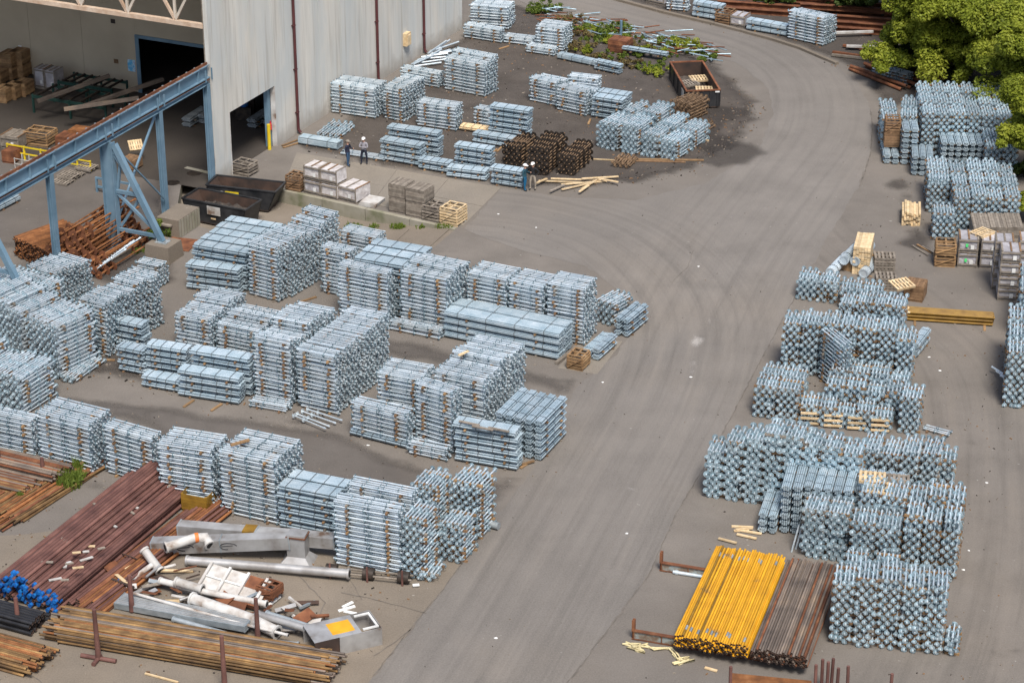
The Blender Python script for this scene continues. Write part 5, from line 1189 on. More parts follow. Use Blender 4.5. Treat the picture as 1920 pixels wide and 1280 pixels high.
o_ = P(92, 1205); b_ = P(590, 1290); an_ = math.atan2((b_-o_).y, (b_-o_).x)
pipe_pile(o_, an_, 12.3, .053, [22, 22, 21, (0, 21), (1, 18), (2, 15), (4, 9)], [M['pipe_ochre'], M['pipe_grey'], M['rust_orange'], M['pipe_grey'], M['pipe_ochre']], 'long rack of mixed ochre and grey pipes across the front corner', jx=.45, z0=.08, jr=.006)
def rack_post(u, v, h, label, group, foot=True):
    q = P(u, v); r = empty('rack_post', q, an_+R(0), label, 'rack post', group)
    mb = MB(); mb.tube([(0, 0, .1), (0, 0, h)], [.13, .09], 8); mb.build('post', M['pipe_maroon'], r)
    if foot:
        mb = MB(); mb.tube([(-.8, 0, .1), (.8, 0, .1)], .10, 8); mb.build('foot_bar', M['pipe_maroon'], r); mb = MB(); mb.tube([(0, -.5, .1), (0, .2, .1)], .10, 8); mb.build('foot_bar', M['pipe_maroon'], r)
rack_post(185, 1237, 2.5, 'maroon upright post with cross foot in front of the long pipe rack', 'front posts of the pipe rack'); rack_post(422, 1296, 2.7, 'maroon upright post with cross foot in front of the long pipe rack', 'front posts of the pipe rack')
rack_post(248, 1148, 1.9, 'maroon upright post behind the long pipe rack', 'rear posts of the pipe rack', False); rack_post(484, 1204, 2.2, 'maroon upright post behind the long pipe rack', 'rear posts of the pipe rack', False)
rack_post(35, 1176, 1.5, 'short maroon post at the end of the black pipes', None, False)
# racked brown bars behind the weeds
o_ = P(-60, 875); pipe_pile(o_, A0, 5.1, .06, [12, 12, 11, 10], [M['pipe_grey'], M['rust']], 'racked brown bars behind the weeds', jx=.3, z0=.25); 
for u, v in ((82, 897), (0, 880)): rack_post(u, v, 1.15, 'rusty short post of the brown bar rack', 'posts of the brown bar rack', False)
o_ = P(-70, 905); pipe_pile(o_, A0-R(0), 3.6, .055, [16, 16, 14], [M['pipe_grey'], M['pipe_ochre'], M['rust']], 'low bundle of brown bars beside the orange rusty bars', jx=.3, z0=.02)
# silver box beams and pipes
def boxbeam(a, za, b, zb, w_, h, label, mat, name='box_beam'):
    A_ = P(*a, za); B_ = P(*b, zb); d = B_-A_; L = d.length; an2 = math.atan2(d.y, d.x); pitch = -math.asin(d.z/L)
    r = empty(name, A_, an2, label, 'scrap metal'); r.rotation_euler = (0, pitch, an2); t = .02
    bd(r, 'front_plate', mat, 0, 0, t, L, t, h-t); bd(r, 'rear_plate', mat, 0, w_-t, t, L, w_, h-t); bd(r, 'top_plate', mat, 0, 0, h-t, L, w_, h); bd(r, 'bottom_plate', mat, 0, 0, 0, L, w_, t)
    for x in (.02, L*.5, L-.06): bd(r, 'collar', M['galv_dull'], x, -.02, -.015, x+.05, w_+.02, h+.02)
    return r, L
r, L = boxbeam((332, 1005), .35, (628, 1030), .55, .6, .55, 'long silver box beam with an ochre end lying behind the marked one', M['stainless'])
bd(r, 'ochre_wrap', M['yellow_dark'], L*.42, -.03, -.02, L*.42+.55, .63, .58); 
r, L = boxbeam((284, 1040), .05, (545, 1030), .75, .62, .60, 'silver box beam with dark looped paint marks on its side', M['stainless'])
for x in (1.6, 3.6):
    mb = MB(); pts = [(x+.35*math.cos(a_)*(1.2 if math.cos(a_) > 0 else 1), -.006, .3+.16*math.sin(a_)) for a_ in [2*math.pi*k/16 for k in range(13)]]; mb.tube(pts, .022, 5); mb.tube([(x-.3, -.006, .3), (x+.25, -.006, .33)], .02, 5); mb.build('paint_mark', M['black_paint'], r)
q = P(560, 1050, 0); r = empty('flared_duct', q, R(-12), 'upright silver duct with flared foot at the end of the marked beam', 'scrap metal')
mb = MB(); vs = []
for z, s_x in ((0, .75), (.35, .42), (1.45, .42)): vs += [(-s_x, -s_x*.8, z), (s_x, -s_x*.8, z), (s_x, s_x*.8, z), (-s_x, s_x*.8, z)]
mb.add(vs, [(i+4*k, (i+1) % 4+4*k, (i+1) % 4+4*k+4, i+4*k+4) for k in range(2) for i in range(4)]+[(8, 9, 10, 11)]); mb.build('duct_body', M['stainless'], r)
mb = MB(); mb.box(-.46, -.38, 1.3, .46, .38, 1.36); mb.build('collar', M['rust'], r)
def bent(px, zs, rad, mat, label, name='scrap_pipe', n=10, hollow=True, cat='pipe'):
    pts = [P(u, v, z) for (u, v), z in zip(px, zs)]; r = empty(name, pts[0], 0, label, cat); pts = [p-pts[0] for p in pts]
    mb = MB(); mb.tube(pts, rad, n); mb.build('tube', mat, r)
    for p, q in ((pts[0], pts[1]), (pts[-1], pts[-2])):
        d = (p-q).normalized(); mb = MB(); mb.tube([p-d*.08, p+d*.012], rad*1.22, n); mb.build('flange', mat, r); mb = MB(); mb.tube([p+d*.0125, p+d*.02], rad*.8, n); mb.build('dark_bore', M['glass_black'], r)  # black end disc stands in for the shaded hollow of the pipe
    return r
bent([(350, 1050), (500, 1062), (655, 1075)], [.25, .3, .4], .21, M['stainless'], 'long straight silver pipe with flanged ends in front of the box beams')
r = bent([(310, 1026), (365, 1008), (385, 1006), (394, 1022)], [.9, 1.0, .95, .75], .22, M['dirty_white'], 'white elbow pipe with orange band lying on the marked beam')
mb = MB(); p0 = P(365, 1008, 1.0)-P(310, 1026, .9); p1 = P(372, 1007, 1.0)-P(310, 1026, .9); mb.tube([p0, p1], .235, 10); mb.build('orange_band', M['orange'], r)
bent([(270, 1030), (300, 1070)], [.9, .25], .2, M['dirty_white'], 'leaning white pipe with square rusty collar'); bent([(230, 1098), (262, 1075), (290, 1055)], [.12, .3, .5], .12, M['dirty_white'], 'thin white bent pipe with blue cap lying by the rusty bars')
q = P(224, 1090, .3); mb = MB(); mb.tube([(0, 0, 0), (0, .2, 0)], .2, 10); o = mb.build('blue_plug', M['blue_cap'], None, (q.x, q.y, .22)); tag(o, 'round blue cap lying by the thin white pipe', 'cap')
bent([(300, 1088), (380, 1108), (500, 1132)], [.5, .55, .45], .15, M['dirty_white'], 'white pipe crossing under the white panel')
bent([(330, 1090), (380, 1104)], [.7, .65], .2, M['dirty_white'], 'short fat white pipe resting on the panel edge')
bent([(360, 1122), (470, 1160), (520, 1185)], [.55, .5, .4], .27, M['dirty_white'], 'thick dented white pipe between panel and grey channel')
bent([(480, 1150), (575, 1178)], [.7, .6], .17, M['stainless'], 'silver pipe stub with dark mouth near the yellow-marked box'); bent([(500, 1150), (660, 1200)], [.4, .35], .15, M['galv_dull'], 'grey pipe running to the yellow-marked box')
bent([(245, 1110), (440, 1165), (540, 1190)], [.5, .55, .5], .07, M['dirty_white'], 'thin white rod lying along the grey channel'); bent([(325, 1160), (450, 1195), (560, 1208)], [.3, .3, .3], .12, M['galv_dull'], 'grey thin pipe behind the long pipe rack')
for i, (u, v, an2, L_) in enumerate(((300, 1070, 40, 1.6), (275, 1085, -30, 1.4), (330, 1075, 8, 1.5), (285, 1100, 55, 1.2), (320, 1100, 25, 1.3), (255, 1065, 60, 1.5), (345, 1130, -10, 1.1), (600, 1165, 15, .8))):
    q = P(u, v); mb = MB(); mb.box(-L_/2, -.06, 0, L_/2, .06, .1); o = mb.build('scrap_bar', [M['dirty_white'], M['rust'], M['timber_pale']][i % 3], None, (q.x, q.y, .05+.03*i), (R(20), R(6), R(an2))); tag(o, 'short bent bar in the scrap tangle by the white pipes', 'scrap metal', 'short bars in the scrap')
rs_ = random.Random(99)
for i in range(64):
    t_ = rs_.random(); u = 225+t_*370+rs_.uniform(-20, 20); v = 1085+t_*95+rs_.uniform(-45, 25); q = P(u, v); L_ = rs_.uniform(.35, 1.5); mb = MB(); k = rs_.randrange(4)
    if k == 0: mb.tube([(-L_/2, 0, 0), (L_/2, 0, 0)], rs_.uniform(.03, .07), 7)
    elif k == 1: mb.box(-L_/2, -.09, -.01, L_/2, .09, .01); mb.box(-L_/2, .09, -.09, L_/2, .11, .01)
    elif k == 2: mb.box(-L_/3, -L_/5, -.015, L_/3, L_/5, .015)
    else: mb.box(-L_/2, -.05, -.05, L_/2, .05, .05)
    o = mb.build('scrap_piece', M[rs_.choice(['dirty_white', 'rust', 'stainless', 'timber_grey', 'timber_pale', 'galv_dull', 'dark_inside', 'rust'])], None, (q.x, q.y, .12+rs_.random()*.35), (R(rs_.uniform(-25, 25)), R(rs_.uniform(-14, 14)), R(rs_.uniform(-60, 60)))); tag(o, 'small piece of scrap in the tangle behind the long pipe rack', 'scrap metal', 'small scrap in the tangle')
for i in range(26):
    t_ = rs_.random(); q = P(100+t_*150+rs_.uniform(-30, 30), 1090-t_*170+rs_.uniform(-25, 25), .9); mb = MB(); L_ = rs_.uniform(.2, .7); mb.box(-L_/2, -.06, -.02, L_/2, .06, .03)
    o = mb.build('wood_offcut', M[rs_.choice(['timber_grey', 'timber_grey', 'timber_pale', 'dirty_white'])], None, (q.x, q.y, rs_.choice((1.32, .95)) if t_ < .5 else .95), (0, R(4), R(rs_.uniform(-60, 60)))); tag(o, 'small weathered offcut lying on the maroon pipes', 'offcut', 'offcuts on the maroon pipes')
# ribbed grey channel
r, L = boxbeam((214, 1140), .05, (460, 1185), .35, .9, .28, 'long grey ribbed metal channel behind the pipe rack', M['galv_dull'], 'ribbed_channel')
for i in range(7): bd(r, 'rib', M['stainless'], .1, .06+i*.12, .281, L-.1, .10+i*.12, .31)
# white ladder panel
A_ = P(368, 1105, .5); r = empty('sheet_metal_frame', A_, R(-20), 'white sheet panel with raised ribs and rusty edge tilted on the scrap', 'scrap metal'); r.rotation_euler = (R(20), R(6), R(-20))
r.scale = (.82, .8, 1); bd(r, 'sheet', M['dirty_white'], 0, 0, 0, 3.6, 1.9, .04)
for x in (0, 1.1, 2.2, 3.3): bd(r, 'rib', M['dirty_white'], x, 0, .041, x+.14, 1.9, .2)
bd(r, 'edge_rail', M['rust'], -.05, -.14, -.02, 3.7, -.001, .22); bd(r, 'cross_rail', M['white'], .141, .95, .041, 1.099, 1.05, .13); bd(r, 'cross_rail', M['white'], 1.241, .95, .041, 2.199, 1.05, .13)
bd(r, 'rust_patch', M['rust'], 2.35, 1.06, .0405, 3.29, 1.88, .06)
q = P(505, 1115); crate((482, 1128), (512, 1138), .8, .5, 'dark open tray standing at the end of the white panel', style='slat', mat=M['rust'], z0=.3, cat='tray', name='metal_tray')
# box with yellow paint
q = P(592, 1238); r = empty('cut_duct', q, R(24), 'cut open grey duct box with yellow paint on top at the end of the scrap', 'scrap metal')
bd(r, 'front_plate', M['stainless'], 1.1, 0, 0, 3.0, .03, .85); bd(r, 'front_plate', M['dark_inside'], 0, 0, 0, 1.09, .03, .85); bd(r, 'rear_plate', M['stainless'], 0, 1.5, 0, 3.0, 1.53, .85); bd(r, 'end_plate', M['stainless'], 2.97, .031, 0, 3.0, 1.499, .85); bd(r, 'top_plate', M['stainless'], 0, .031, .82, 2.1, 1.499, .85)
bd(r, 'yellow_patch', M['yellow'], .9, .3, .851, 1.9, 1.2, .862); bd(r, 'divider', M['rust'], 1.0, .031, .0, 1.05, 1.499, .819); bd(r, 'flange', M['white'], 2.2, .1, .86, 2.9, .2, .92); bd(r, 'flange', M['white'], 2.2, 1.2, .86, 2.9, 1.3, .92); bd(r, 'flange', M['white'], 2.8, .21, .86, 2.9, 1.19, .92)
for i, (u, v, an2, L_) in enumerate(((650, 1142, 30, .8), (657, 1150, -20, .6), (652, 1136, 45, .6), (780, 1100, 10, .3), (515, 1130, 60, .8))):
    q = P(u, v); mb = MB(); mb.box(-L_/2, -.07, 0, L_/2, .07, .05); o = mb.build('white_offcut', M['white'], None, (q.x, q.y, .02+.02*i), (R(12), 0, R(an2))); tag(o, 'bright white offcut lying on the cracked concrete', 'offcut', 'white offcuts on the concrete')
# axle-like bars at the foot of the pile stack
q = P(612, 1082); r = empty('axle_bar', q, R(-11), 'row of dark rollers on bars at the foot of the tall pile stack', 'scrap metal')
mb = MB(); mb.tube([(0, 0, .3), (3.9, 0, .3)], .05, 6); mb.build('bar', M['timber_grey'], r); mb = MB(); mb.tube([(0, .4, .3), (3.9, .4, .3)], .05, 6); mb.build('bar', M['timber_grey'], r)
for x in (.2, 1.9, 3.5): mb = MB(); mb.tube([(x-.25, .2, .3), (x+.25, .2, .3)], .28, 10); mb.build('roller', M['blackpile'], r); bd(r, 'stand', M['pipe_maroon'], x-.04, -.1, 0, x+.04, -.05, .8)
crate((342, 957), (388, 966), 1.0, .95, 'dirty yellow open bin with scrap at the foot of the pile stacks', style='box', mat=M['yellow_dark'], cat='bin', name='scrap_bin', lid=False)
q = P(905, 985); mb = MB(); mb.tube([(0, 0, .2), (.75, -.4, .2)], .18, 10); o = mb.build('pipe_stub', M['galv_dull'], None, (q.x, q.y, 0)); tag(o, 'short grey pipe stub at the corner of the pile group beside the asphalt', 'pipe')
# rusty girders and pipes beyond the bend
for i, (u, v, L_, z) in enumerate(((1330, 20, 14, .2), (1345, 10, 14, .2), (1355, 4, 15, .5), (1500, 45, 9, .25), (1510, 35, 9, .25), (1500, 25, 10, .6), (1490, 14, 10, .25), (1560, 60, 6, .25))):
    q = P(u, v); mb = MB(); ibeam(mb, (0, 0, 0), (L_, 0, 0), .4, .4, .05, .05); o = mb.build('rusty_girder', M['rust'], None, (q.x, q.y, z), (0, 0, R(-14+i % 3))); tag(o, 'long rusty girder lying on the verge beyond the road bend', 'girder', 'rusty girders beyond the bend')
for i in range(10):
    q = P(1690+i*9, 172-i*1.5); mb = MB(); mb.pipe((0, 0, 0), (5.5, 0, 0), .13, 8); o = mb.build('rusty_pipe', [M['rust'], M['dark_inside']], None, (q.x, q.y, .15+(i % 2)*.2), (0, 0, R(125+rnd.uniform(-4, 4)))); tag(o, 'dark rusty pipe under the branches beside the pile block', 'pipe', 'rusty pipes under the branches')
for i, (u, v, an2, L_, m_) in enumerate(((1598, 105, -25, 3, 'rust'), (1610, 112, -20, 4, 'timber_grey'), (1640, 100, -30, 5, 'rust'), (1670, 92, 10, 3, 'timber_grey'), (1650, 88, 25, 2.5, 'timber_grey'), (1625, 96, -5, 3, 'dirty_white'), (1600, 70, 5, 3, 'dirty_white'))):
    q = P(u, v); mb = MB(); mb.box(-L_/2, -.12, 0, L_/2, .12, .15); o = mb.build('scrap_beam', M[m_], None, (q.x, q.y, .02+.05*i), (0, 0, R(an2))); tag(o, 'weathered beam in the scrap on the verge under the branches', 'scrap', 'scrap beams on the verge')
# leaning bars against the workshop wall
for i in range(16):
    q = P(768+i*3.2+rnd.uniform(-3, 3), 130-i*1.9+rnd.uniform(-2, 2)); mb = MB(); L_ = 2.3+rnd.uniform(-.4, .4); mb.tube([(0, 0, 0), (L_, 0, 0)], .07, 6); add_helix(mb, .4, .13, .05)
    o = mb.build('leaning_pile', M['galv'], None, (q.x, q.y, .15+.06*(i % 4)), (0, R(-1-(i % 3)*2), A0+R(62+rnd.uniform(-25, 25)))); tag(o, 'galvanised helical pile thrown in the heap against the workshop wall', 'pile', 'piles heaped against the wall')
for i in range(7):
    q = P(168+i*5, 522-i*2); mb = MB(); pile_shape(mb, 2.6, i); o = mb.build('leaning_pile', M['galv'], None, (q.x, q.y, .3+.05*i), (0, R(-22), A0+R(62+rnd.uniform(-4, 4)))); tag(o, 'galvanised pile leaning in the fan behind the tall pile columns', 'pile', 'leaning piles behind the columns')
for i, (u, v, an2) in enumerate(((590, 792, -38), (600, 788, -36), (610, 785, -34), (585, 798, -40))):
    q = P(u, v); mb = MB(); pile_shape(mb, 2.3, i, .14); o = mb.build('loose_pile', M['galv'], None, (q.x-1, q.y+.7, .16+.03*i), (0, 0, R(an2))); tag(o, 'loose galvanised pile lying on the dirt in front of the double block', 'pile', 'loose piles before the double block')
for u in (1858, 1866, 1874): q = P(u, 700+u-1858); mb = MB(); mb.tube([(0, 0, 0), (1.6, 0, 0)], .06, 6); o = mb.build('loose_rod', M['galv'], None, (q.x, q.y, .4), (0, R(12), R(-45))); tag(o, 'galvanised rod sticking out of the stack across the yard', 'rod', 'rods sticking out across the yard')
for u, v in ((1484, 1035), (1492, 1030), (1562, 1140)): q = P(u, v); mb = MB(); mb.tube([(0, 0, 0), (.3, .2, 1.3)], .045, 6); o = mb.build('loose_rod', M['galv'], None, (q.x, q.y, .02)); tag(o, 'thin galvanised rod propped beside the brown pipes', 'rod', 'rods propped beside the brown pipes')
# ================================================================ INSIDE THE WORKSHOP
for i, (u, v, z) in enumerate(((-10, 192, 0), (8, 186, 0), (26, 180, 0), (-20, 158, 0), (2, 150, 0), (2, 150, 1.0), (22, 146, 0), (22, 146, 1.0))):
    crate((u, v), (u+22, v+3), 1.2, .95, f'tan wooden crate with pale straps inside the workshop, {("front", "back")[i > 2]} row{(" on top" if z else "")}', 'tan crates inside the workshop '+('front' if i < 3 else ('top' if z else 'back')), style='box', mat=M['timber'], z0=z)
for u, v in ((66, 166), (86, 170)):
    crate((u, v), (u+19, v+3), 1.1, 1.5, 'pale wrapped crate against the beige wall behind the roller table', 'crates against the beige wall', style='wrap')
def roller_table(u, v, L_, W_, label, an2):
    q = P(u, v); r = empty('roller_table', q, an2, label, 'roller table')
    for x in (0, L_/2, L_-.12):
        for y in (0, W_-.12): bd(r, 'leg', M['green_steel'], x, y, 0, x+.12, y+.12, 1.35)
    for y in (0, W_-.12): bd(r, 'side_rail', M['green_steel'], .13, y, 1.1, L_-.13, y+.1, 1.3)
    for i in range(7): x = .4+i*(L_-.8)/6; mb = MB(); mb.tube([(x, .1, 1.33), (x, W_-.1, 1.33)], .09, 8); mb.build('roller', M['blackpile'], r)
roller_table(62, 212, 6.0, 2.5, 'green steel roller table inside the workshop', A0); roller_table(110, 185, 4.5, 2.0, 'second green roller table near the doorway poster', A0)
for (u, v, z, L_, an2, t2) in ((70, 190, 1.6, 5.2, 25, -12), (140, 205, 1.4, 6.5, 30, -9), (120, 205, 1.5, 5, 12, -5)):
    q = P(u, v, z); mb = MB(); mb.box(0, -.15, -.1, L_, .15, .1); o = mb.build('steel_section', M['pipe_grey'], None, q, (0, R(t2), R(an2))); tag(o, 'brown steel section resting across the green roller tables', 'steel section', 'sections on the roller tables')
for i, (u, v, w_, D, h, m_, st, lab) in enumerate(((2, 278, 34, 1.5, .9, 'timber_grey', 'wrap', 'grey wrapped crate inside the workshop beyond the yellow rail'), (45, 272, 44, 1.4, .9, 'timber', 'slat', 'tan open crate inside the workshop beyond the yellow rail'), (105, 275, 34, 1.2, .7, 'rust', 'box', 'brown box beside the runway inside the workshop'), (5, 305, 22, 1.0, .8, 'rust', 'box', 'small brown box under the yellow rail'), (130, 268, 28, 1.0, .9, 'rust_orange', 'box', 'rust-coloured box beside the runway inside the workshop'))):
    crate((u, v), (u+w_, v+w_*.14), D, h, lab, style=st, mat=M[m_])
q = P(14, 296); r = empty('yellow_rail', q, A0, 'yellow safety rail around the goods beside the runway', 'railing')
for x in (0, 1.3, 2.6, 3.9): bd(r, 'post', M['yellow_bright'], x, 0, 0, x+.1, .1, 1.0)
for z in (.45, .92): bd(r, 'rail', M['yellow_bright'], 0, -.03, z, 4.0, -.001, z+.1)
q = P(120, 312); r = empty('yellow_rail', q, A0, 'yellow safety rail behind the blue columns', 'railing')
for x in (0, 1.0, 2.0): bd(r, 'post', M['yellow_bright'], x, 0, 0, x+.08, .08, .7)
for z in (.25, .62): bd(r, 'rail', M['yellow_bright'], 0, -.03, z, 2.1, -.001, z+.08)
q = P(28, 318); r = empty('wire_cage', q, A0, 'pale metal cage under the yellow rail', 'cage')
for x in (0, .55, 1.1): bd(r, 'bar', M['dirty_white'], x, 0, 0, x+.05, .05, .8); bd(r, 'bar', M['dirty_white'], x, .8, 0, x+.05, .85, .8)
for z in (0.02, .4, .75): bd(r, 'bar', M['dirty_white'], 0, -.02, z, 1.15, -.001, z+.05)
crate((228, 318), (252, 322), 1.0, .7, 'brown box with a pale frame on it behind the blue columns', style='box', mat=M['timber_brown'])
pallet(P(245, 305), R(20), 'small pale frame tilted on the brown box behind the columns', M['timber_pale'], L=.9, D=.8, z=.75, tilt=.6)
for i, (u, v) in enumerate(((95, 345), (105, 338), (115, 332), (140, 322))): pallet(P(u, v), A0, 'grey pallet lying flat beside the runway inside the workshop', M['timber_grey'], z=.02+.16*(i % 2), group='flat pallets beside the runway')
r = empty('blue_steel_frame', P(180, 360), A0, 'teal steel frame behind the heap of rusty piles', 'frame')
for x in (0, 3.1): bd(r, 'leg', M['blue_steel'], x, 0, 0, x+.12, .12, 1.0)
bd(r, 'rail', M['blue_steel'], .121, 0, .88, 3.099, .12, 1.0); bd(r, 'rail', M['blue_steel'], .121, 0, .3, 3.099, .12, .42)
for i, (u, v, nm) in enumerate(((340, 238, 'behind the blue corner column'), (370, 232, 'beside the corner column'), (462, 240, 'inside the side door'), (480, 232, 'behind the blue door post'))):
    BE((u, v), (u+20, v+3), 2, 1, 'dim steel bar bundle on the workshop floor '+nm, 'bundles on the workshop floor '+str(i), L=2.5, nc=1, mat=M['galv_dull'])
q = P(459, 222); mb = MB(); mb.tube([(0, 0, 0), (0, 0, .9)], .3, 12); o = mb.build('blue_barrel', M['blue_cap'], None, (q.x, q.y, .9)); tag(o, 'blue barrel on a stand inside the side door', 'barrel')
mb = MB(); mb.box(-.5, -.5, 0, .5, .5, .88); o = mb.build('barrel_stand', M['blackpile'], None, (q.x, q.y, .02)); tag(o, 'dark block under the blue barrel inside the side door', 'stand')
mb = MB(); mb.box(-.3, -.3, 0, .3, .3, .5); o = mb.build('orange_tub', M['orange'], None, (q.x-.1, q.y+.7, 1.8)); tag(o, 'orange tub on the stand behind the blue barrel', 'tub')
mb = MB(); mb.box(-.7, -.5, 0, .7, .5, 1.8); o = mb.build('barrel_stand', M['blackpile'], None, (q.x-.1, q.y+.9, .02)); tag(o, 'dark cabinet carrying the orange tub inside the side door', 'cabinet')
# ================================================================ PEOPLE
M['skin'] = surf('skin', [(.3, (.42, .24, .17)), (.7, (.48, .28, .20))], 5, .6, 0, 0)
M['hat'] = surf('white_helmet', [(.3, (.78, .76, .74)), (.7, (.82, .80, .78))], 3, .3, 0, 0)
def cloth(nm, c): return surf(nm, [(.3, tuple(x*.75 for x in c)), (.7, c)], 6, .9, 0, 0)
def person(u, v, face, hgt, topc, legc, pose, label, hat=True, hatc=None, vest=None):
    q = P(u, v); s = hgt/1.78
    me = bpy.data.meshes.new('body'); V = []; Ed = []; Rr = []
    def add(p, r, par=None):
        V.append(Vector(p)*s); Rr.append(r*s)
        if par is not None: Ed.append((par, len(V)-1))
        return len(V)-1
    pel = add((0, 0, .95), .145); wa = add((0, .0, 1.12), .135, pel); ch = add((0, .0, 1.33), .16, wa); nk = add((0, 0, 1.50), .07, ch); hd0 = add((0, -.02, 1.58), .075, nk); hd = add((0, -.025, 1.68), .098, hd0); add((0, -.015, 1.76), .08, hd)
    st = pose.get('stance', .11); fw = pose.get('step', .05)
    for sx in (-1, 1):
        hp = add((sx*.10, 0, .90), .10, pel); kn = add((sx*(st+.01), -.02+fw*sx*.3, .50), .068, hp); an3 = add((sx*st, .02+fw*sx, .09), .05, kn); add((sx*(st+.03), -.16+fw*sx, .045), .045, an3)
        sh = add((sx*.20, 0, 1.42), .075, ch)
        if pose['arms'] == 'crossed': el = add((sx*.27, -.08, 1.17), .052, sh); wr = add((sx*.02, -.24, 1.20), .04, el); add((-sx*.10, -.22, 1.22), .038, wr)
        elif pose['arms'] == 'one' and sx > 0: el = add((sx*.30, -.06, 1.16), .052, sh); wr = add((sx*.18, -.30, 1.22), .04, el); add((sx*.14, -.38, 1.25), .036, wr)
        elif pose['arms'] == 'hips': el = add((sx*.40, .05, 1.18), .052, sh); wr = add((sx*.22, -.06, 1.02), .04, el); add((sx*.17, -.10, .99), .036, wr)
        else: el = add((sx*.26, .02, 1.15), .052, sh); wr = add((sx*.27, -.06, .92), .04, el); add((sx*.26, -.09, .83), .038, wr)
    me.from_pydata(V, Ed, []); o = bpy.data.objects.new('tmp', me); COL.objects.link(o)
    md = o.modifiers.new('s', 'SKIN'); 
    for i, sv in enumerate(me.skin_vertices[0].data): sv.radius = (Rr[i], Rr[i]*(.78 if i in (0, 1, 2) else 1)); sv.use_root = i == 0
    o.modifiers.new('u', 'SUBSURF').levels = 2; dg = bpy.context.evaluated_depsgraph_get(); m2 = bpy.data.meshes.new_from_object(o.evaluated_get(dg)); bpy.data.objects.remove(o)
    m2.materials.clear()
    for m_ in (M['skin'], topc, legc, M['glass_black']): m2.materials.append(m_)
    for pl in m2.polygons:
        z = pl.center.z/s; x = abs(pl.center.x/s); y = pl.center.y/s
        hand = (pose['arms'] == 'down' and x > .2 and z < .94) or (pose['arms'] != 'down' and y < -.3)
        pl.material_index = 3 if z < .10 else (0 if z > 1.51 or hand else (2 if z < .98 and x < .24 else 1)); pl.use_smooth = True
    r = empty('person', q, face, label, 'person'); r.location = q+e3*.022
    body = link('body', m2, r)
    if hat:
        mb = MB(); vs = []; n = 14; rings = [(.145, 1.71), (.14, 1.745), (.115, 1.79), (.06, 1.825)]
        for rad, z in rings: vs += [(math.cos(2*math.pi*k/n)*rad*s*.92, (-.02+math.sin(2*math.pi*k/n)*rad*1.1)*s, z*s) for k in range(n)]
        mb.add(vs, [(j*n+k, j*n+(k+1) % n, (j+1)*n+(k+1) % n, (j+1)*n+k) for j in range(3) for k in range(n)]+[tuple(range(3*n, 4*n)), tuple(range(n-1, -1, -1))], True)
        mb.box(-.07*s, -.23*s, 1.705*s, .07*s, -.12*s, 1.72*s); mb.build('hard_hat', hatc or M['hat'], r)
    if vest:
        mb = MB(); mb.tube([(0, 0, 1.0*s), (0, 0, 1.40*s)], .19*s, 12); mb.build('vest', vest, r)
    for sx in (-1, 1):
        mb = MB(); mb.tube([(sx*.035*s, -.118*s, 1.685*s), (sx*.035*s, -.126*s, 1.685*s)], .012*s, 6); mb.build('eye', M['glass_black'], body)
    mb = MB(); mb.tube([(0, -.115*s, 1.67*s), (0, -.14*s, 1.645*s)], [.012*s, .018*s], 6); mb.build('nose', M['skin'], body)
person(653, 312, R(60), 1.76, cloth('navy_jacket', (.02, .025, .05)), cloth('blue_jeans', (.04, .09, .17)), {'arms': 'one', 'stance': .09, 'step': .06}, 'person in dark navy jacket and jeans standing on the concrete apron', hatc=M['timber_grey'])
person(683, 308, R(-10), 1.80, cloth('grey_shirt', (.30, .29, .32)), cloth('dark_trousers', (.018, .022, .04)), {'arms': 'crossed', 'stance': .17, 'step': .03}, 'person in grey shirt and white hard hat with crossed arms')
person(984, 358, R(65), 1.76, cloth('teal_jacket', (.02, .07, .10)), cloth('bright_blue_trousers', (.01, .13, .27)), {'arms': 'one', 'stance': .08, 'step': .05}, 'person in bright blue trousers and white hard hat facing a colleague')
person(999, 356, R(-20), 1.80, cloth('black_shirt', (.015, .015, .018)), cloth('khaki_trousers', (.36, .31, .25)), {'arms': 'hips', 'stance': .15, 'step': .04}, 'person in black shirt and khaki trousers with white hard hat')
# ================================================================ TREES AND WEEDS
def leaf_mat(name, lo, mid, hi, tr=.35):
    m, t, b = nodes(name); oi = N(t, 'ShaderNodeAttribute', attribute_name='tint').outputs['Fac']
    c = ramp(t, oi, [(.0, lo), (.5, mid), (1, hi)]); t.links.new(c, b.inputs['Base Color']); b.inputs['Roughness'].default_value = .6; b.inputs['Specular IOR Level'].default_value = .25
    tl = N(t, 'ShaderNodeBsdfTranslucent'); t.links.new(c, tl.inputs[0]); mx = N(t, 'ShaderNodeMixShader'); mx.inputs[0].default_value = tr
    t.links.new(b.outputs[0], mx.inputs[1]); t.links.new(tl.outputs[0], mx.inputs[2]); t.links.new(mx.outputs[0], t.nodes['Material Output'].inputs[0]); return m
M['leaf_bright'] = leaf_mat('bright_leaves', (.10, .135, .012), (.225, .265, .025), (.36, .38, .05))
M['leaf_dark'] = leaf_mat('dark_leaves', (.025, .05, .010), (.055, .09, .018), (.10, .14, .028))
M['weed'] = leaf_mat('weed_leaves', (.045, .075, .012), (.11, .16, .022), (.20, .24, .05))
M['dry'] = leaf_mat('dry_weeds', (.09, .065, .03), (.16, .12, .05), (.22, .19, .07))
M['bark'] = surf('bark', [(.3, (.05, .04, .03)), (.7, (.13, .11, .085))], 4, .9, 0, 0, bmp=.5)
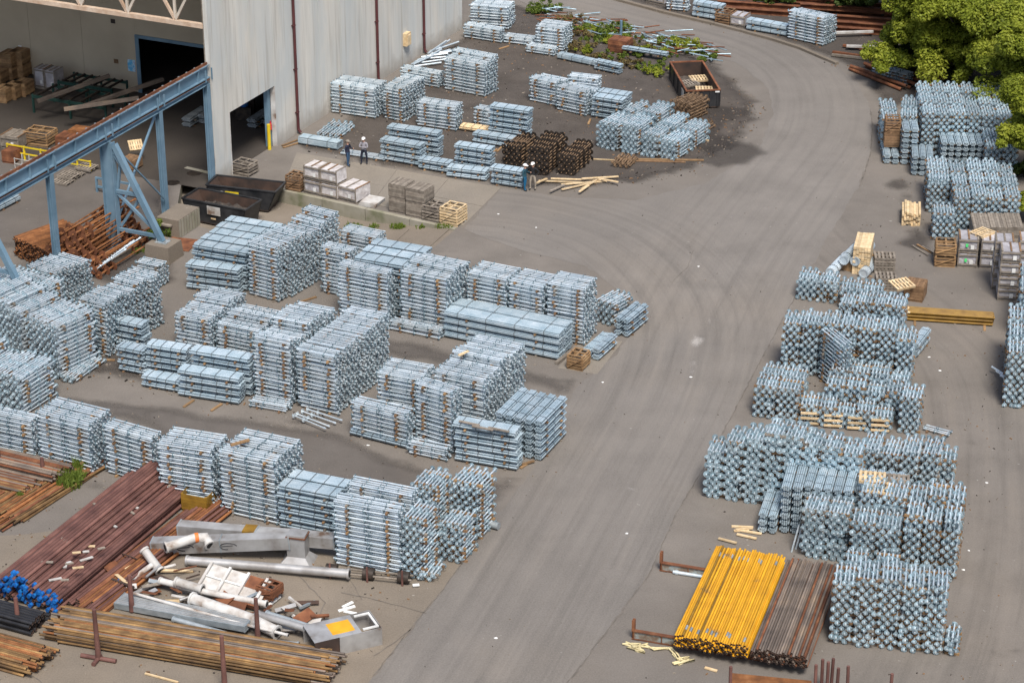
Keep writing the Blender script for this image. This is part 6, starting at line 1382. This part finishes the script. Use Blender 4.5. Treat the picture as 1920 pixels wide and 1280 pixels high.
def leaves(rng, centres, radii, n, size, squash=.75):
    """leaf quads scattered around clump centres; returns verts, faces, tint"""
    centres = np.array(centres); k = rng.integers(0, len(centres), n); d = rng.normal(size=(n, 3)); d /= np.linalg.norm(d, axis=1)[:, None]+1e-9
    rad = np.array(radii)[k]*np.cbrt(rng.uniform(.15, 1, n)); p = centres[k]+d*rad[:, None]*np.array([1, 1, squash])
    nrm = d*.6+rng.normal(size=(n, 3))*.55+np.array([0, 0, .55]); nrm /= np.linalg.norm(nrm, axis=1)[:, None]
    a = np.cross(nrm, rng.normal(size=(n, 3))); a /= np.linalg.norm(a, axis=1)[:, None]+1e-9; b = np.cross(nrm, a); s = size*rng.uniform(.6, 1.3, n)[:, None]
    v = np.stack([p-a*s, p+b*s*.55, p+a*s, p-b*s*.55], 1).reshape(-1, 3); f = np.arange(4*n).reshape(n, 4)
    ct = rng.uniform(0, 1, len(centres)); tint = np.clip(.55*ct[k]+.45*rng.uniform(0, 1, n), 0, 1); return v, f, tint
def leaf_obj(name, v, f, tint, mat, parent, kind=None):
    me = bpy.data.meshes.new(name); me.from_pydata(v.tolist(), [], f.tolist()); me.materials.append(mat)
    at = me.attributes.new('tint', 'FLOAT', 'POINT'); at.data.foreach_set('value', np.repeat(tint, 4).astype(np.float32)); o = link(name, me, parent)
    if kind: o['kind'] = kind
    return o
def tree(u, v, h, cr, label, mat, seed, n=26000, lobes=9, leaf=.125, low=.16, group=None):
    q = P(u, v); rng = np.random.default_rng(seed); r = empty('leafy_tree', q, 0, label, 'tree', group)
    lob = []; 
    for i in range(lobes):
        a = rng.uniform(0, 6.28); rr = cr*math.sqrt(rng.uniform(0, .75)); z = h*rng.uniform(low, .92); lob.append((math.cos(a)*rr*(1.25-z/h*.6), math.sin(a)*rr*(1.25-z/h*.6), z))
    mb = MB(); mb.tube([(0, 0, -.2), (.1, .05, h*.25), (.05, .1, h*.5), (0, 0, h*.8)], [h*.032, h*.026, h*.018, .03], 8)
    for (x, y, z) in lob: mb.tube([(.05, .05, h*.28+rng.uniform(0, h*.15)), (x*.5, y*.5, z*.75), (x, y, z)], [h*.013, h*.009, .025], 5)
    mb.build('trunk', M['bark'], r)
    cs = []; rs = []
    for (x, y, z) in lob:
        R_ = cr*rng.uniform(.32, .48)
        for j in range(16):
            d = rng.normal(size=3); d /= np.linalg.norm(d); d[2] = abs(d[2])*.8-.25; d = d*rng.uniform(.7, 1.3); cs.append((x+d[0]*R_, y+d[1]*R_, z+d[2]*R_*.8)); rs.append(R_*rng.uniform(.22, .62))
    leaf_obj('crown', *leaves(rng, cs, rs, int(n*1.7), leaf), mat, r)
    return r
T = 'bright yellow-green tree '
tree(1732, 158, 7.5, 3.2, T+'standing above the scrap beams on the verge', M['leaf_bright'], 1, 40000, 14)
tree(1800, 160, 9.5, 4.2, T+'tallest of those behind the overhung pile block', M['leaf_bright'], 2, 56000, 18)
tree(1880, 205, 9.0, 3.9, T+'leaning over the overhung pile block', M['leaf_bright'], 3, 56000, 18)
tree(1950, 250, 9.0, 3.8, T+'between the overhung block and the far corner', M['leaf_bright'], 10, 40000, 14)
tree(1962, 345, 6.5, 2.9, T+'at the end beside the pile columns', M['leaf_bright'], 4, 34000, 12)
tree(1930, 140, 10, 4.2, T+'behind the others at the far corner', M['leaf_bright'], 5, 46000, 14)
tree(1760, 80, 8.5, 3.8, 'darker green tree far behind the verge', M['leaf_dark'], 6, 26000, 12); tree(1880, 70, 9, 4, 'dark green tree hidden behind the bright crowns', M['leaf_dark'], 7, 22000, 11)
tree(1655, 30, 7, 3.2, 'dark green tree beyond the rusty girders', M['leaf_dark'], 8, 26000, 12); tree(1975, 420, 6.0, 2.2, 'tree with one branch hanging over the wrapped pallets', M['leaf_bright'], 9, 16000, 8)
def bush(u, v, rx, h, n, label, mat, seed, leaf=.13, group=None, name='bush'):
    q = P(u, v); rng = np.random.default_rng(seed); r = empty(name, q, 0, label, 'bush', group); cs = []; rs = []
    for j in range(max(8, int(rx*rx*14))):
        a = rng.uniform(0, 6.28); k = rx*math.sqrt(rng.uniform(0, 1)); cs.append((math.cos(a)*k, math.sin(a)*k*.8, h*rng.uniform(.25, .8))); rs.append(rng.uniform(.12, .42)*min(1, h))
    leaf_obj('foliage', *leaves(rng, cs, rs, n, leaf), mat, r)
    mb = MB()
    for j in range(5): c = cs[j % len(cs)]; mb.tube([(c[0]*.3, c[1]*.3, -.05), c], [.03, .012], 5)
    o = mb.build('stems', M['bark'], r); o['kind'] = 'stuff'
    return r
for i, (u, v, rx, h) in enumerate(((1460, 6, 2.2, 1.8), (1500, -2, 2.4, 2.2), (1550, 0, 2.6, 2.4), (1590, 22, 2.0, 2.2), (1600, 8, 2.4, 2.6), (1735, 135, 2.4, 1.9), (1770, 145, 2.2, 1.8), (1900, 330, 1.4, 1.4), (1690, 128, 2.0, 2.6), (1725, 122, 2.2, 2.8))):
    bush(u, v, rx, h, 3200, 'dark green bush on the verge beyond the road bend' if i < 5 else 'green bush growing under the tree crowns', M['leaf_dark'], 40+i, .15, 'bushes beyond the bend' if i < 5 else 'bushes under the crowns')
# weed bed in the dark yard: a mass of weeds, scrap bars and stems
rng = np.random.default_rng(77)
bed = [(1075, 55), (1090, 70), (1110, 60), (1125, 78), (1140, 70), (1082, 92), (1098, 100), (1160, 62), (1180, 75), (1205, 90), (1225, 100), (1245, 105), (1255, 90), (1270, 80), (1300, 100), (1322, 100), (1230, 128), (1165, 122), (1240, 138), (1022, 20), (1005, 25), (1120, 112), (1150, 80), (1190, 105), (1330, 112), (1062, 45), (1280, 92), (1150, 110)]
for i, (u, v) in enumerate(bed):
    bush(u, v, rng.uniform(.8, 1.7), rng.uniform(.35, .8), 1000, 'low weed clump in the bed between dark yard and road', (M['weed'], M['dry'], M['leaf_bright'], M['weed'])[i % 4], 100+i, .10, 'weed clumps in the bed', 'weed_clump')
for i in range(110):
    u = rng.uniform(1000, 1330); v = 26+(u-1000)*.22+rng.uniform(-12, 22); q = P(u, v); L_ = rng.uniform(.8, 2.2)
    gal = rng.random() < .45; mb = MB(); mb.tube([(0, 0, 0), (L_, 0, 0)], .045, 6)
    if gal: add_helix(mb, .3, .13, .05)
    o = mb.build('discarded_pile', M['galv_plate'] if gal else M['rust'], None, (q.x, q.y, .1+rng.uniform(0, .4)), (0, R(rng.uniform(-10, 10)), R(rng.uniform(-50, 20)))); tag(o, ('galvanised' if gal else 'rusty')+' pile discarded among the weeds of the bed', 'pile', ('galvanised' if gal else 'rusty')+' piles discarded in the weeds')
bedm = sheet('weed_bed_soil', fade=True, poly= px_poly([(1000, 30), (1060, 40), (1200, 75), (1300, 95), (1345, 115), (1250, 150), (1180, 135), (1110, 115), (1060, 85), (1010, 60)]), z=.03, res=.8, mat=M['earth'], wobble=.3, seed=20)
q = P(1164, 78); mb = MB(); mb.tube([(0, 0, 0), (0, 0, 1.6)], .1, 8); o = mb.build('green_post', M['blue_steel'], None, (q.x, q.y, .03)); tag(o, 'blue-green post standing behind the rusty box in the weeds', 'post')
# grass tufts
def tuft(u, v, n, h, label, seed, group, spread=.5):
    q = P(u, v); rr = random.Random(seed); mb = MB()
    for i in range(n):
        a = rr.uniform(0, 6.28); d = rr.uniform(0, spread); x, y = math.cos(a)*d, math.sin(a)*d; hh = h*rr.uniform(.5, 1.2); lx, ly = rr.uniform(-.3, .3)*hh, rr.uniform(-.3, .3)*hh; w_ = .025
        mb.add([(x-w_, y, 0), (x+w_, y, 0), (x+lx*.5+w_*.8, y+ly*.5, hh*.6), (x+lx*.5-w_*.8, y+ly*.5, hh*.6), (x+lx, y+ly, hh)], [(0, 1, 2, 3), (3, 2, 4)])
        if rr.random() < .6: mb.add([(x+lx*.4, y+ly*.4, hh*.5), (x+lx*.4+.12, y+ly*.4+.05, hh*.55), (x+lx*.4+.05, y+ly*.4+.13, hh*.6)], [(0, 1, 2)])
    me = mb.mesh('weed_tuft', M['weed']); at = me.attributes.new('tint', 'FLOAT', 'POINT'); at.data.foreach_set('value', np.random.default_rng(seed).uniform(0, 1, len(me.vertices)).astype(np.float32))
    if 'dock' in label: q = P(u, v, -.4); q.z = floor_z(q)
    o = link('weed_tuft', me, None, q); tag(o, label, 'weeds', group)
k = 0
for u, v, n, h, s in ((115, 905, 120, .7, .5), (130, 912, 140, .8, .6), (145, 900, 100, .6, .4), (150, 880, 110, .7, .35), (265, 905, 60, .5, .25), (300, 930, 90, .6, .3), (290, 950, 100, .6, .5), (310, 958, 80, .5, .4), (38, 935, 30, .4, .2)): tuft(u, v, n, h, 'green weed tuft beside the maroon pipes and pile stacks', 500+k, 'weed tufts beside the maroon pipes', s); k += 1
for u, v, n, h, s in ((282, 473, 70, .4, .5), (290, 478, 60, .4, .4), (253, 473, 50, .3, .4), (310, 440, 120, .5, .7), (300, 425, 80, .5, .5), (340, 432, 70, .4, .5)): tuft(u, v, n, h, 'green weed tuft near the concrete footing of the crane runway', 600+k, 'weed tufts near the footing', s); k += 1
for u, n_ in ((612, 25), (655, 30), (668, 50), (700, 40), (742, 90), (750, 60), (790, 20), (822, 40), (838, 30)): tuft(u, 357+(u-524)*.2275+8-floor_z(P(u, 357+(u-524)*.2275+8))*26, n_, .3, 'green weed tuft at the foot of the dock wall', 700+k, 'weed tufts at the dock wall', .35); k += 1
q = P(310, 415, 1.15); bush(298, 452, .6, 1.7, 500, 'yellow-green weed on the concrete block behind the crane leg', M['weed'], 900, .1)
